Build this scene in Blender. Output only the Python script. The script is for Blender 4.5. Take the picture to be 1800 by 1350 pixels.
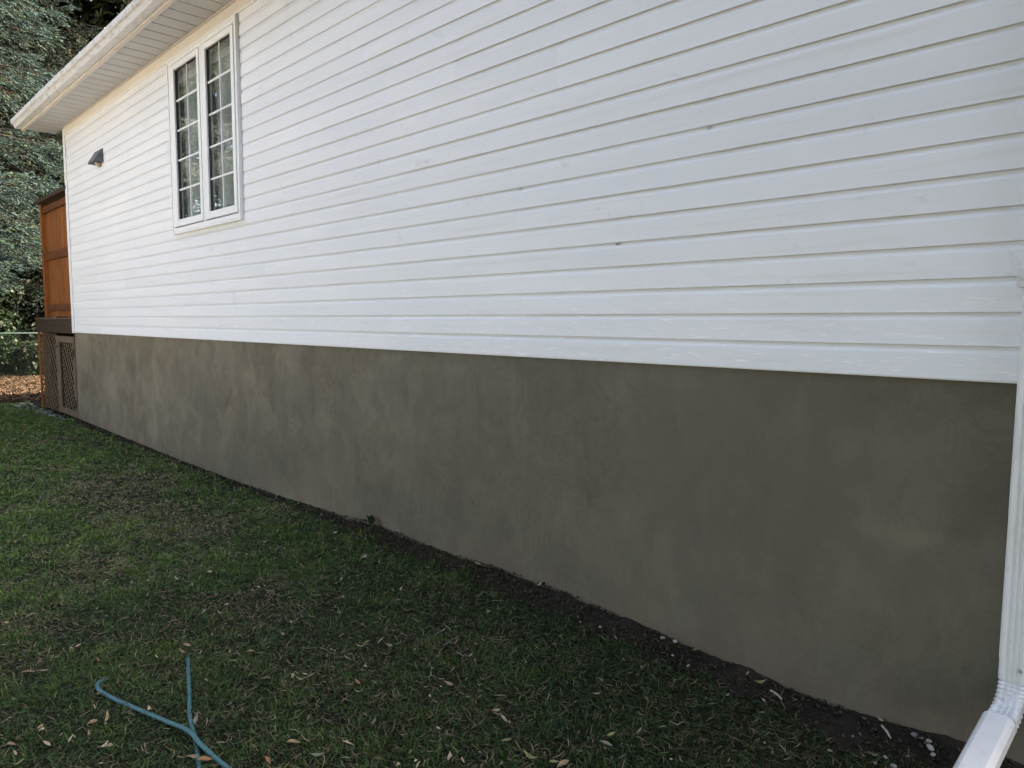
import bpy, bmesh, math, random
import numpy as np
from mathutils import Matrix, Vector

for o in list(bpy.data.objects):
    bpy.data.objects.remove(o, do_unlink=True)
scene = bpy.context.scene
COL = scene.collection
R = math.radians
rng = np.random.default_rng(7)
random.seed(7)

# ------------------------------------------------------------------ camera
cam_data = bpy.data.cameras.new("camera")
cam = bpy.data.objects.new("camera", cam_data)
COL.objects.link(cam)
CAM = Vector((12.603, -2.940, 1.557))
rt = Vector((0.705, 0.709, 0.005)); upv = Vector((-0.066, 0.058, 0.996)); fw = Vector((-0.706, 0.703, -0.088))
fw.normalize(); rt = (rt - fw * rt.dot(fw)).normalized(); upv = rt.cross(fw)
m = Matrix((( rt.x, upv.x, -fw.x, CAM.x), (rt.y, upv.y, -fw.y, CAM.y), (rt.z, upv.z, -fw.z, CAM.z), (0, 0, 0, 1)))
cam.matrix_world = m
cam_data.sensor_width = 36.0
cam_data.lens = 36.0 * 1240.39 / 1800.0
cam_data.clip_start = 0.05
cam_data.clip_end = 2000
scene.camera = cam

# ------------------------------------------------------------------ sky, sun, exposure
SUN_EL = 44.0
SUN_AZ = 40.0          # degrees from +Y towards +X
world = bpy.data.worlds.new("World")
scene.world = world
world.use_nodes = True
wn = world.node_tree
bg = wn.nodes["Background"]
sky = wn.nodes.new("ShaderNodeTexSky")
sky.sky_type = 'NISHITA'
sky.sun_disc = False
sky.sun_elevation = R(SUN_EL)
sky.sun_rotation = R(SUN_AZ)
sky.air_density = 1.0
sky.dust_density = 3.0
sky.ozone_density = 0.6
wn.links.new(sky.outputs[0], bg.inputs[0])
bg.inputs[1].default_value = 0.11

sun_data = bpy.data.lights.new("sun", 'SUN')
sun_data.energy = 4.6
sun_data.angle = R(0.6)
sun_data.color = (1.0, 0.94, 0.84)
sun = bpy.data.objects.new("sun", sun_data)
COL.objects.link(sun)
sv = Vector((math.sin(R(SUN_AZ)) * math.cos(R(SUN_EL)), math.cos(R(SUN_AZ)) * math.cos(R(SUN_EL)), math.sin(R(SUN_EL))))
sun.rotation_euler = sv.to_track_quat('Z', 'Y').to_euler()
sun.location = (8, 10, 20)

scene.view_settings.view_transform = 'Standard'
scene.view_settings.look = 'None'
scene.view_settings.exposure = 2.80
scene.view_settings.use_white_balance = True
scene.view_settings.white_balance_temperature = 7800
scene.view_settings.white_balance_tint = 15
scene.view_settings.gamma = 1.0
scene.render.engine = 'CYCLES'
scene.cycles.use_denoising = True
scene.cycles.max_bounces = 8

# ------------------------------------------------------------------ helpers
class MB:
    """collects polygons for one mesh"""
    def __init__(s): s.v = []; s.f = []; s.mi = []
    def add(s, vs, fs, mi=0):
        b = len(s.v); s.v += [tuple(p) for p in vs]; s.f += [tuple(i + b for i in f) for f in fs]; s.mi += [mi] * len(fs)
        return s
    def box(s, x0, x1, y0, y1, z0, z1, mi=0):
        v = [(x0, y0, z0), (x1, y0, z0), (x1, y1, z0), (x0, y1, z0), (x0, y0, z1), (x1, y0, z1), (x1, y1, z1), (x0, y1, z1)]
        return s.add(v, [(0, 3, 2, 1), (4, 5, 6, 7), (0, 1, 5, 4), (1, 2, 6, 5), (2, 3, 7, 6), (3, 0, 4, 7)], mi)
    def tube(s, pts, r, n=8, caps=True, flat=1.0):
        pts = [Vector(p) for p in pts]; rs = r if isinstance(r, (list, tuple)) else [r] * len(pts)
        vs = []; prev = None
        for i, p in enumerate(pts):
            d = (pts[min(i + 1, len(pts) - 1)] - pts[max(i - 1, 0)]).normalized()
            a = prev if prev is not None else (Vector((0, 0, 1)) if abs(d.z) < .9 else Vector((1, 0, 0)))
            u = (a - d * a.dot(d)).normalized(); w = d.cross(u); prev = u
            for k in range(n):
                t = 2 * math.pi * k / n
                vs.append(p + (u * math.cos(t) * flat + w * math.sin(t)) * rs[i])
        fs = []
        for i in range(len(pts) - 1):
            for k in range(n):
                fs.append((i * n + k, i * n + (k + 1) % n, (i + 1) * n + (k + 1) % n, (i + 1) * n + k))
        if caps:
            fs.append(tuple(range(n))[::-1]); b = (len(pts) - 1) * n; fs.append(tuple(range(b, b + n)))
        return s.add(vs, fs)
    def loft(s, rings, caps=True):
        n = len(rings[0]); vs = [p for r in rings for p in r]; fs = []
        for i in range(len(rings) - 1):
            for k in range(n):
                fs.append((i * n + k, i * n + (k + 1) % n, (i + 1) * n + (k + 1) % n, (i + 1) * n + k))
        if caps:
            fs.append(tuple(range(n))[::-1]); b = (len(rings) - 1) * n; fs.append(tuple(range(b, b + n)))
        return s.add(vs, fs)
    def mesh(s, name, mats, smooth=False, bevel=0):
        me = bpy.data.meshes.new(name)
        me.from_pydata(s.v, [], s.f)
        if not isinstance(mats, (list, tuple)): mats = [mats]
        for q in mats: me.materials.append(q)
        if any(s.mi): me.polygons.foreach_set('material_index', s.mi)
        bm = bmesh.new(); bm.from_mesh(me)
        bmesh.ops.recalc_face_normals(bm, faces=bm.faces)
        if bevel:
            bmesh.ops.bevel(bm, geom=list(bm.edges), offset=bevel, segments=1, affect='EDGES', clamp_overlap=True)
        bm.to_mesh(me); bm.free()
        if smooth: me.polygons.foreach_set('use_smooth', [True] * len(me.polygons))
        me.update()
        return me
    def build(s, name, mats, parent=None, smooth=False, bevel=0, **props):
        return link(name, s.mesh(name, mats, smooth, bevel), parent, **props)

def link(name, data, parent=None, loc=None, rot=None, **props):
    o = bpy.data.objects.new(name, data)
    COL.objects.link(o)
    if parent is not None: o.parent = parent
    if loc is not None: o.location = loc
    if rot is not None: o.rotation_euler = rot
    for k, v in props.items(): o[k] = v
    return o

def thing(name, label, cat, loc=(0, 0, 0), group=None):
    o = bpy.data.objects.new(name, None); COL.objects.link(o); o.location = loc
    o.empty_display_size = .2
    o['label'] = label; o['category'] = cat
    if group: o['group'] = group
    return o

def box(name, x0, x1, y0, y1, z0, z1, mat, parent=None, bevel=0.0, **props):
    return MB().box(x0, x1, y0, y1, z0, z1).build(name, mat, parent, bevel=bevel, **props)

def np_mesh(name, V, F, mat, col=None, smooth=False):
    """V (n,3) float, F (m,k) int polygons of one size, col (n,3) per vertex"""
    V = np.asarray(V, np.float32); F = np.asarray(F, np.int32); k = F.shape[1]
    me = bpy.data.meshes.new(name)
    me.vertices.add(len(V)); me.vertices.foreach_set('co', V.ravel())
    me.loops.add(F.size); me.loops.foreach_set('vertex_index', F.ravel())
    me.polygons.add(len(F)); me.polygons.foreach_set('loop_start', np.arange(0, F.size, k, dtype=np.int32))
    try: me.polygons.foreach_set('loop_total', np.full(len(F), k, np.int32))
    except Exception: pass
    if smooth: me.polygons.foreach_set('use_smooth', np.ones(len(F), bool))
    me.update(calc_edges=True)
    if col is not None:
        a = me.color_attributes.new('tint', 'FLOAT_COLOR', 'POINT')
        c = np.ones((len(V), 4), np.float32); c[:, :3] = col
        a.data.foreach_set('color', c.ravel())
    me.materials.append(mat)
    return me

_G = rng.random((257, 257))
def noise2(x, y, s=1.0, seed=0):
    x = np.asarray(x) / s + 37.3 * seed + 1000; y = np.asarray(y) / s + 91.7 * seed + 1000
    xi = np.floor(x).astype(int); yi = np.floor(y).astype(int); fx = x - xi; fy = y - yi
    fx = fx * fx * (3 - 2 * fx); fy = fy * fy * (3 - 2 * fy)
    g = lambda a, b: _G[a % 257, b % 257]
    return (g(xi, yi) * (1 - fx) + g(xi + 1, yi) * fx) * (1 - fy) + (g(xi, yi + 1) * (1 - fx) + g(xi + 1, yi + 1) * fx) * fy
def fbm(x, y, s, seed=0):
    return .55 * noise2(x, y, s, seed) + .3 * noise2(x, y, s * .47, seed + 3) + .15 * noise2(x, y, s * .21, seed + 5)

# ---- materials
class NT:
    def __init__(s, name):
        s.m = bpy.data.materials.new(name); s.m.use_nodes = True; s.t = s.m.node_tree
        s.b = s.t.nodes["Principled BSDF"]; s.out = s.t.nodes["Material Output"]
    def n(s, typ, **kw):
        nd = s.t.nodes.new("ShaderNode" + typ)
        for k, v in kw.items(): setattr(nd, k, v)
        return nd
    def l(s, a, b): s.t.links.new(a, b)
    def coord(s, scale=(1, 1, 1), obj=False, rot=(0, 0, 0)):
        mp = s.n("Mapping"); mp.inputs['Scale'].default_value = scale; mp.inputs['Rotation'].default_value = rot
        if obj:
            s.l(s.n("TexCoord").outputs['Object'], mp.inputs[0])
        else:
            s.l(s.n("NewGeometry").outputs['Position'], mp.inputs[0])
        return mp.outputs[0]
    def noise(s, vec, scale, detail=4, rough=.55, dist=0.0):
        nd = s.n("TexNoise"); nd.inputs['Scale'].default_value = scale; nd.inputs['Detail'].default_value = detail
        nd.inputs['Roughness'].default_value = rough; nd.inputs['Distortion'].default_value = dist
        s.l(vec, nd.inputs['Vector']); return nd.outputs[0]
    def ramp(s, fac, stops):
        r = s.n("ValToRGB"); e = r.color_ramp.elements
        while len(e) < len(stops): e.new(.5)
        for i, (p, c) in enumerate(stops):
            e[i].position = p; e[i].color = (*c, 1) if isinstance(c, (tuple, list)) else (c, c, c, 1)
        s.l(fac, r.inputs[0]); return r.outputs[0]
    def mix(s, a, b, fac, mode='MIX'):
        mx = s.n("Mix", data_type='RGBA', blend_type=mode)
        for sock, v in ((mx.inputs[0], fac), (mx.inputs[6], a), (mx.inputs[7], b)):
            if isinstance(v, bpy.types.NodeSocket): s.l(v, sock)
            elif isinstance(v, (int, float)): sock.default_value = v
            else: sock.default_value = (*v, 1)
        return mx.outputs[2]
    def math(s, op, a, b=0.0):
        nd = s.n("Math", operation=op)
        for i, v in enumerate((a, b)):
            if isinstance(v, bpy.types.NodeSocket): s.l(v, nd.inputs[i])
            else: nd.inputs[i].default_value = v
        return nd.outputs[0]
    def bump(s, h, strength, dist):
        nd = s.n("Bump"); nd.inputs['Strength'].default_value = strength; nd.inputs['Distance'].default_value = dist
        s.l(h, nd.inputs['Height']); s.l(nd.outputs[0], s.b.inputs['Normal'])
    def set(s, color=None, rough=None, spec=None, metal=None):
        if color is not None:
            if isinstance(color, bpy.types.NodeSocket): s.l(color, s.b.inputs['Base Color'])
            else: s.b.inputs['Base Color'].default_value = (*color, 1)
        if rough is not None:
            if isinstance(rough, bpy.types.NodeSocket): s.l(rough, s.b.inputs['Roughness'])
            else: s.b.inputs['Roughness'].default_value = rough
        if spec is not None: s.b.inputs['Specular IOR Level'].default_value = spec
        if metal is not None: s.b.inputs['Metallic'].default_value = metal
        return s.m

def simple(name, col, rough=.6, var=.12, scale=6, spec=.4):
    t = NT(name); c = t.noise(t.coord(), scale, 5)
    col2 = tuple(max(0, k * (1 - 2.2 * var)) for k in col)
    return t.set(t.ramp(c, [(.32, col2), (.68, tuple(min(1, k * (1 + var)) for k in col))]), rough, spec)

def attr_mat(name, rough=.6, trans=0.0, spec=.3):
    t = NT(name); a = t.n("Attribute"); a.attribute_name = 'tint'
    t.set(a.outputs[0], rough, spec)
    if trans:
        tr = t.n("BsdfTranslucent"); t.l(a.outputs[0], tr.inputs[0])
        mx = t.n("MixShader"); mx.inputs[0].default_value = trans
        t.l(t.b.outputs[0], mx.inputs[1]); t.l(tr.outputs[0], mx.inputs[2]); t.l(mx.outputs[0], t.out.inputs[0])
    return t.m

def siding_material():
    t = NT("white_vinyl_siding")
    p = t.coord()
    big = t.noise(t.coord((.5, 1, 1.6)), 1.2, 3)
    base = t.ramp(big, [(.3, (.74, .755, .77)), (.7, (.80, .805, .805))])
    grain = t.noise(t.coord((3, 1, 95)), 3.0, 4, .6)
    base = t.mix(base, (.66, .68, .70), t.math('MULTIPLY', t.ramp(grain, [(.5, 0.0), (.72, .55)]), .5))
    # horizontal grime streaks
    gr = t.noise(t.coord((.55, 1, 14)), 1.7, 5, .6)
    gz = t.ramp(gr, [(.55, 0.0), (.72, 1.0)])
    base = t.mix(base, (.60, .555, .48), t.math('MULTIPLY', gz, .30))
    # grey hand marks and rubs
    sm = t.noise(t.coord((2.6, 1, 3.6)), 2.1, 6, .62, .6)
    base = t.mix(base, (.44, .45, .46), t.math('MULTIPLY', t.ramp(sm, [(.64, 0.0), (.76, 1.0)]), .42))
    # chalky scuffs, low on the wall where ladders and trowels rubbed it
    sp = t.n("SeparateXYZ"); t.l(t.n("NewGeometry").outputs['Position'], sp.inputs[0])
    low = t.n("MapRange"); t.l(sp.outputs[2], low.inputs[0])
    low.inputs[1].default_value = 1.9; low.inputs[2].default_value = 1.4; low.inputs[3].default_value = 0; low.inputs[4].default_value = 1
    ch = t.noise(t.coord((3.2, 1, 26)), 2.2, 7, .72)
    base = t.mix(base, (.93, .93, .93), t.math('MULTIPLY', t.math('MULTIPLY', t.ramp(ch, [(.56, 0.0), (.63, 1.0)]), low.outputs[0]), .85))
    ch2 = t.noise(t.coord((1.3, 1, 16)), 2.0, 7, .7)
    base = t.mix(base, (.45, .45, .44), t.math('MULTIPLY', t.math('MULTIPLY', t.ramp(ch2, [(.62, 0.0), (.70, 1.0)]), low.outputs[0]), .45))
    # fine black specks
    vo = t.n("TexVoronoi"); vo.inputs['Scale'].default_value = 2.3; t.l(p, vo.inputs['Vector'])
    dots = t.math('LESS_THAN', vo.outputs['Distance'], .0055)
    base = t.mix(base, (.08, .075, .07), t.math('MULTIPLY', dots, .8))
    oi = t.n("ObjectInfo"); tone = t.n("MapRange"); t.l(oi.outputs['Random'], tone.inputs[0]); tone.inputs[3].default_value = .972; tone.inputs[4].default_value = 1.018
    hs = t.n("HueSaturation"); t.l(tone.outputs[0], hs.inputs['Value']); t.l(base, hs.inputs['Color']); base = hs.outputs[0]
    wav = t.noise(t.coord((.9, 1, 5)), 1.3, 3, .5)
    t.bump(t.math('ADD', grain, t.math('MULTIPLY', wav, 9.0)), .22, .0014)
    return t.set(base, .48, .35)

def parge_material():
    t = NT("fresh_cement_parging")
    w = t.noise(t.coord((1, 1, 1)), 1.15, 6, .62, .8)
    blot = t.noise(t.coord((1.15, 1, .95)), 2.1, 9, .66, .9)
    cloud = t.noise(t.coord((.7, 1, .7)), 1.1, 3, .5, .4)
    fine = t.noise(t.coord((1.5, 1, 1.0)), 11.0, 9, .78, .5)
    damp_shade = t.noise(t.coord((.34, 1, .8)), .95, 5, .6, .7)
    sx = t.n("SeparateXYZ"); t.l(t.n("NewGeometry").outputs['Position'], sx.inputs[0])
    dry_light = t.n("MapRange"); t.l(sx.outputs[0], dry_light.inputs[0])     # light falloff along the wall painted in: far end lighter, near end darker
    dry_light.inputs[1].default_value = 3; dry_light.inputs[2].default_value = 10.5; dry_light.inputs[3].default_value = -.20; dry_light.inputs[4].default_value = .20
    damp_shade = t.math('ADD', damp_shade, dry_light.outputs[0])
    c = t.ramp(blot, [(.30, (.104, .086, .057)), (.44, (.163, .137, .093)), (.57, (.192, .163, .112)), (.72, (.250, .213, .150))])
    # overlapping trowel sweeps: warped cells, each sweep a slightly different tone
    wc = t.n("Mix", data_type='VECTOR'); wc.inputs[0].default_value = .42
    nz3 = t.n("TexNoise"); nz3.inputs['Scale'].default_value = 2.6; nz3.inputs['Detail'].default_value = 5; t.l(t.coord(), nz3.inputs['Vector'])
    t.l(t.coord((1.0, 1, .62), rot=(0, .35, 0)), wc.inputs[4]); t.l(nz3.outputs['Color'], wc.inputs[5])
    vc = t.n("TexVoronoi", feature='SMOOTH_F1'); vc.inputs['Scale'].default_value = 7.5; vc.inputs['Smoothness'].default_value = .55; t.l(wc.outputs[1], vc.inputs['Vector'])
    sc = t.n("SeparateColor"); t.l(vc.outputs['Color'], sc.inputs[0])
    c = t.mix(c, (.098, .083, .058), t.math('MULTIPLY', t.ramp(sc.outputs[0], [(.30, 1.0), (.60, 0.0)]), .32))
    c = t.mix(c, (.225, .196, .142), t.math('MULTIPLY', t.ramp(sc.outputs[0], [(.46, 0.0), (.86, 1.0)]), .30))
    c = t.mix(c, (.20, .176, .132), t.math('MULTIPLY', t.ramp(cloud, [(.5, 0.0), (.72, 1.0)]), .18))
    c = t.mix(c, (.084, .075, .056), t.math('MULTIPLY', t.ramp(damp_shade, [(.42, 0.0), (.64, 1.0)]), .62))
    c = t.mix(c, (.190, .132, .092), t.math('MULTIPLY', t.ramp(w, [(.54, 0.0), (.70, 1.0)]), .26))
    # reddish soil splashed on the foot of the wall, in uneven fans
    spl = t.noise(t.coord((1.2, 1, .5)), 2.4, 6, .65, .3)
    sh = t.n("MapRange"); t.l(sx.outputs[2], sh.inputs[0]); sh.inputs[1].default_value = .02; sh.inputs[2].default_value = .42; sh.inputs[3].default_value = .26; sh.inputs[4].default_value = -.16
    c = t.mix(c, (.150, .098, .066), t.math('MULTIPLY', t.ramp(t.math('ADD', spl, sh.outputs[0]), [(.56, 0.0), (.80, 1.0)]), .22))
    arc = t.noise(t.coord((1.6, 1, 1.1)), 2.0, 6, .6, 3.2)
    c = t.mix(c, (.070, .060, .042), t.math('MULTIPLY', t.ramp(arc, [(.50, 0.0), (.54, .8), (.60, 0.0)]), t.ramp(cloud, [(.40, .42), (.58, .08)])))
    # dark pitted patches where the trowel dragged
    pit = t.math('MULTIPLY', t.ramp(fine, [(.56, 0.0), (.70, 1.0)]), t.ramp(w, [(.42, .9), (.53, 0.0)]))
    c = t.mix(c, (.050, .045, .034), t.math('MULTIPLY', pit, .85))
    c = t.mix(c, (.205, .182, .14), t.math('MULTIPLY', t.ramp(fine, [(.56, 0.0), (.72, 1.0)]), .22))
    c = t.mix(c, (.085, .072, .05), t.math('MULTIPLY', t.ramp(fine, [(.28, 1.0), (.44, 0.0)]), .30))
    tex = t.noise(t.coord(), 70.0, 4, .7)
    c = t.mix(c, (.06, .052, .038), t.math('MULTIPLY', t.ramp(tex, [(.26, 1.0), (.40, 0.0)]), .35))
    st = t.noise(t.coord((4.0, 1, .9)), 1.7, 7, .68, .25)
    c = t.mix(c, (.215, .192, .148), t.math('MULTIPLY', t.ramp(st, [(.58, 0.0), (.74, 1.0)]), .22))
    c = t.mix(c, (.085, .076, .058), t.math('MULTIPLY', t.ramp(st, [(.26, 1.0), (.40, 0.0)]), .22))
    vo = t.n("TexVoronoi"); vo.inputs['Scale'].default_value = 9; t.l(t.coord(), vo.inputs['Vector'])
    c = t.mix(c, (.03, .028, .024), t.math('MULTIPLY', t.math('LESS_THAN', vo.outputs['Distance'], .026), .6))
    drag = t.noise(t.coord((1.2, 1, 16)), 7, 4, .6, .5)
    h = t.math('ADD', t.math('MULTIPLY', blot, .6), t.math('ADD', t.math('MULTIPLY', fine, .35), t.math('ADD', t.math('MULTIPLY', drag, .10), t.math('MULTIPLY', tex, .16))))
    t.bump(h, .5, .012)
    return t.set(c, t.ramp(damp_shade, [(.4, .85), (.66, .6)]), .3)

def white_metal(name, base=(.78, .785, .78), dirt=.35, dcol=(.36, .31, .25), rough=.38, streak=(1, 1, 1)):
    t = NT(name)
    d = t.noise(t.coord(streak), 5.5, 7, .68, .3)
    d2 = t.noise(t.coord(), 38, 4, .6)
    c = t.mix(base, dcol, t.math('MULTIPLY', t.ramp(d, [(.50, 0.0), (.74, 1.0)]), dirt))
    c = t.mix(c, dcol, t.math('MULTIPLY', t.ramp(d2, [(.64, 0.0), (.72, 1.0)]), dirt * .8))
    t.bump(d, .1, .002)
    return t.set(c, rough, .5)

def wood_mat(name, dark, mid, light, axis='z', rough=.65):
    t = NT(name)
    sc = {'z': (9, 9, .8), 'x': (.8, 9, 9)}[axis]
    g = t.noise(t.coord(sc), 2.2, 6, .62, .7)
    oi = t.n("ObjectInfo")
    c = t.ramp(g, [(.3, dark), (.5, mid), (.72, light)])
    c = t.mix(c, dark, t.math('MULTIPLY', oi.outputs['Random'], .42))
    k = t.noise(t.coord((3, 3, 2.2)), 2.6, 2)
    c = t.mix(c, tuple(x * .35 for x in dark), t.ramp(k, [(.70, 0.0), (.76, .9)]))
    t.bump(g, .3, .004)
    return t.set(c, rough, .3)

def soffit_material():
    t = NT("soffit_white_perforated")
    tc = t.n("TexCoord"); sp = t.n("SeparateXYZ"); t.l(tc.outputs['Object'], sp.inputs[0])
    # punched holes in rows: a grid of small dark dots, sunk by the bump
    fx = t.math('SUBTRACT', t.math('FRACT', t.math('MULTIPLY', sp.outputs[0], 62.0)), .5)
    fy = t.math('SUBTRACT', t.math('FRACT', t.math('MULTIPLY', sp.outputs[1], 62.0)), .5)
    d = t.math('SQRT', t.math('ADD', t.math('MULTIPLY', fx, fx), t.math('MULTIPLY', fy, fy)))
    hole = t.math('LESS_THAN', d, .24)
    n = t.noise(t.coord(), 3.0, 5)
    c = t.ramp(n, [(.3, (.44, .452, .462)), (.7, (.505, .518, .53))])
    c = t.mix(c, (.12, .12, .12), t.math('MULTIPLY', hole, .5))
    return t.set(c, .55, .3)

def glass_material():
    t = NT("window_glass")
    tr = t.n("BsdfTransparent"); tr.inputs[0].default_value = (.92, .94, .93, 1)
    gl = t.n("BsdfGlossy"); gl.inputs['Roughness'].default_value = .015
    fr = t.n("Fresnel"); fr.inputs[0].default_value = 1.55
    f = t.math('MINIMUM', t.math('MULTIPLY', fr.outputs[0], 2.3), 1.0)
    nz = t.noise(t.coord(), 2.2, 2)
    b = t.n("Bump"); b.inputs['Strength'].default_value = .05; b.inputs['Distance'].default_value = .01
    t.l(nz, b.inputs['Height']); t.l(b.outputs[0], gl.inputs['Normal'])
    f = t.math('MULTIPLY', f, t.math('SUBTRACT', 1.0, t.n("NewGeometry").outputs['Backfacing']))
    mx = t.n("MixShader"); t.l(f, mx.inputs[0]); t.l(tr.outputs[0], mx.inputs[1]); t.l(gl.outputs[0], mx.inputs[2])
    t.l(mx.outputs[0], t.out.inputs[0])
    return t.m

def lawn_material():
    t = NT("lawn_turf")
    a = t.noise(t.coord(), 1.3, 5); b = t.noise(t.coord(), 26, 6, .7)
    c = t.ramp(b, [(.3, (.006, .006, .004)), (.5, (.014, .014, .008)), (.7, (.028, .028, .014))])
    c = t.mix(c, (.026, .021, .014), t.math('MULTIPLY', t.ramp(a, [(.5, 0.0), (.7, 1.0)]), .6))
    t.bump(b, .8, .03)
    return t.set(c, .9, .1)

def soil_material():
    t = NT("dark_garden_soil")
    a = t.noise(t.coord(), 7, 6, .7); b = t.noise(t.coord(), 60, 5, .7)
    c = t.ramp(a, [(.3, (.014, .010, .007)), (.6, (.030, .022, .016)), (.8, (.048, .036, .026))])
    c = t.mix(c, (.06, .05, .04), t.math('MULTIPLY', t.ramp(b, [(.6, 0.0), (.72, 1.0)]), .5))
    t.bump(t.math('ADD', a, t.math('MULTIPLY', b, .4)), .9, .03)
    return t.set(c, .9, .15)

M = dict(
    siding=siding_material(), parge=parge_material(), soffit=soffit_material(), glass=glass_material(),
    gutter=white_metal("gutter_white_dirty", (.60, .605, .61), .8, (.25, .22, .18), .35, (1.5, 4, 4)),
    fascia=white_metal("fascia_aged_white", (.62, .585, .54), .5, (.33, .24, .19), .5, (.7, 5, 5)),
    frieze=white_metal("frieze_cream", (.735, .70, .62), .35, (.50, .40, .28), .5, (.6, 4, 4)),
    trim=white_metal("trim_white", (.80, .805, .80), .15, (.4, .38, .34), .4),
    frame=white_metal("window_white", (.82, .83, .83), .10, (.45, .44, .42), .35),
    spout=white_metal("downspout_white", (.69, .69, .675), .32, (.33, .30, .27), .33, (3, 3, .8)),
    elbow=white_metal("elbow_white_grimy", (.64, .645, .66), .7, (.30, .27, .25), .4, (2, 2, 4)),
    muntin=simple("grille_white", (.78, .79, .78), .45, .03),
    rubber=simple("dark_seal", (.05, .05, .05), .7, .1),
    steel=simple("screw_steel", (.38, .33, .28), .4, .2, 60, .6),
    vent=simple("vent_grey_plastic", (.115, .12, .125), .5, .12, 20),
    ventlight=simple("vent_beige_pipe", (.52, .45, .40), .6, .1, 20),
    roof=simple("roof_asphalt", (.07, .068, .066), .9, .3, 40),
    sheath=simple("wall_sheathing", (.30, .29, .27), .8, .1),
    room=simple("dark_room", (.10, .10, .10), .9, .1),
    blind=simple("vertical_blind_cloth", (.50, .53, .52), .8, .1),
    cedar=wood_mat("stained_cedar", (.13, .038, .008), (.25, .080, .015), (.36, .125, .026)),
    cedar_x=wood_mat("stained_cedar_rail", (.070, .020, .005), (.12, .036, .008), (.17, .055, .013), 'x'),
    rim=wood_mat("weathered_dark_beam", (.026, .014, .008), (.048, .027, .015), (.072, .043, .026), 'x'),
    grey_wood=wood_mat("weathered_lattice", (.080, .054, .034), (.145, .103, .066), (.22, .165, .11)),
    deck=wood_mat("deck_plank", (.06, .04, .028), (.10, .07, .05), (.15, .11, .08), 'x'),
    iron=simple("black_iron", (.015, .014, .013), .5, .2, 30),
    fence=simple("green_coated_wire", (.020, .052, .050), .5, .15, 12),
    wire=simple("dark_green_wire", (.006, .014, .012), .7, .15, 12, .1),
    hose=white_metal("hose_blue_rubber", (.026, .110, .122), .8, (.05, .06, .05), .55),
    lawn=lawn_material(), soil=soil_material(),
    blades=attr_mat("grass_blades", .5, .22, .22), bits=attr_mat("loose_bits", .8, 0, .2),
    needles=attr_mat("spruce_needles", .6, .12, .14), leaves=attr_mat("broad_leaves", .5, .3, .35),
    bark=simple("tree_bark", (.017, .013, .010), .95, .3, 12),
)

# ================================================================== GROUND
GZ = -0.045           # lawn turf level
lawn = MB()
lawn.add([(-150, -150, GZ), (150, -150, GZ), (150, 150, GZ), (-150, 150, GZ)], [(0, 1, 2, 3)])
lawn.build('lawn', M['lawn'], kind='structure')

t_ = NT('bounce_slab_concrete'); nz = t_.noise(t_.coord(), 2.5, 7, .65)
dmat = t_.set(t_.ramp(nz, [(.3, (.50, .48, .44)), (.7, (.60, .58, .54))]), .85, .3)
MB().box(-6.0, 6.4, -14.0, -4.5, -.2, GZ + .03).build('bounce_slab', dmat, kind='structure', bevel=.01)  # unseen slab, added to bounce sunlight onto the wall and soffit

# soil bed along the foundation, heaped unevenly
gx = [-.3, .04, 2.96, 3.96, 5.8, 6.77, 7.7, 8.2, 8.5, 9.1, 9.66, 10.1, 10.5, 10.84, 11.1, 11.4, 11.64, 12.02, 13.2, 14]
gzv = [0, .003, -.030, -.044, -.040, -.023, .013, .050, .033, .026, .049, .046, .024, .0, -.008, -.027, -.021, .014, .01, .01]
def soil_top(x): return np.interp(x, gx, gzv)
def soil_width(x): return .03 + .24 * fbm(x, x * 0, .6, 2) + np.interp(x, [0, 6, 9.5, 10.7, 11.6, 13], [-.02, .0, .02, .08, .20, .26])
nx, ny = 560, 22
xs = np.linspace(-.25, 13.6, nx)
V = []
for j in range(ny):
    u = j / (ny - 1)
    w = soil_width(xs)
    y = .03 - u * (w + .03)
    z = soil_top(xs) * (1 - u) ** 1.3 + (GZ - .012) * (1 - (1 - u) ** 1.3) + .045 * (fbm(xs, y, .16, 7) - .5) * (1 - .6 * u) + .02 * (fbm(xs, y, .05, 9) - .5)
    if j == ny - 1: z = z * 0 + GZ - .02
    V.append(np.stack([xs, y, z], 1))
V = np.concatenate(V)
F = [(j * nx + i, (j + 1) * nx + i, (j + 1) * nx + i + 1, j * nx + i + 1) for j in range(ny - 1) for i in range(nx - 1)]
link('soil_bed', np_mesh('soil_bed', V, F, M['soil'], smooth=True), kind='structure')

# mulch bed in the back corner
mo = []
for k in range(48):
    a = 2 * math.pi * k / 48
    mo.append((-7.0 + 3.75 * math.cos(a) * (1 + .04 * math.sin(5 * a)), 1.1 + 2.6 * math.sin(a) * (1 + .05 * math.cos(4 * a)), GZ + .004))
MB().add(mo, [tuple(range(48))]).build('mulch_bed', M['soil'], kind='structure')

# ================================================================== HOUSE
G = 1.36
XE = 13.2
house = thing('house', 'white vinyl sided house with grey parged foundation and eave gutter', 'house', (6, 0, 0))
HI = Matrix.Translation((-6, 0, 0))
def hp(name, mb, mats, parent=house, **kw):
    """part of the house: geometry is given in world coordinates"""
    o = mb.build(name, mats, parent, **kw)
    if parent is house: o.matrix_parent_inverse = HI
    return o

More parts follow.
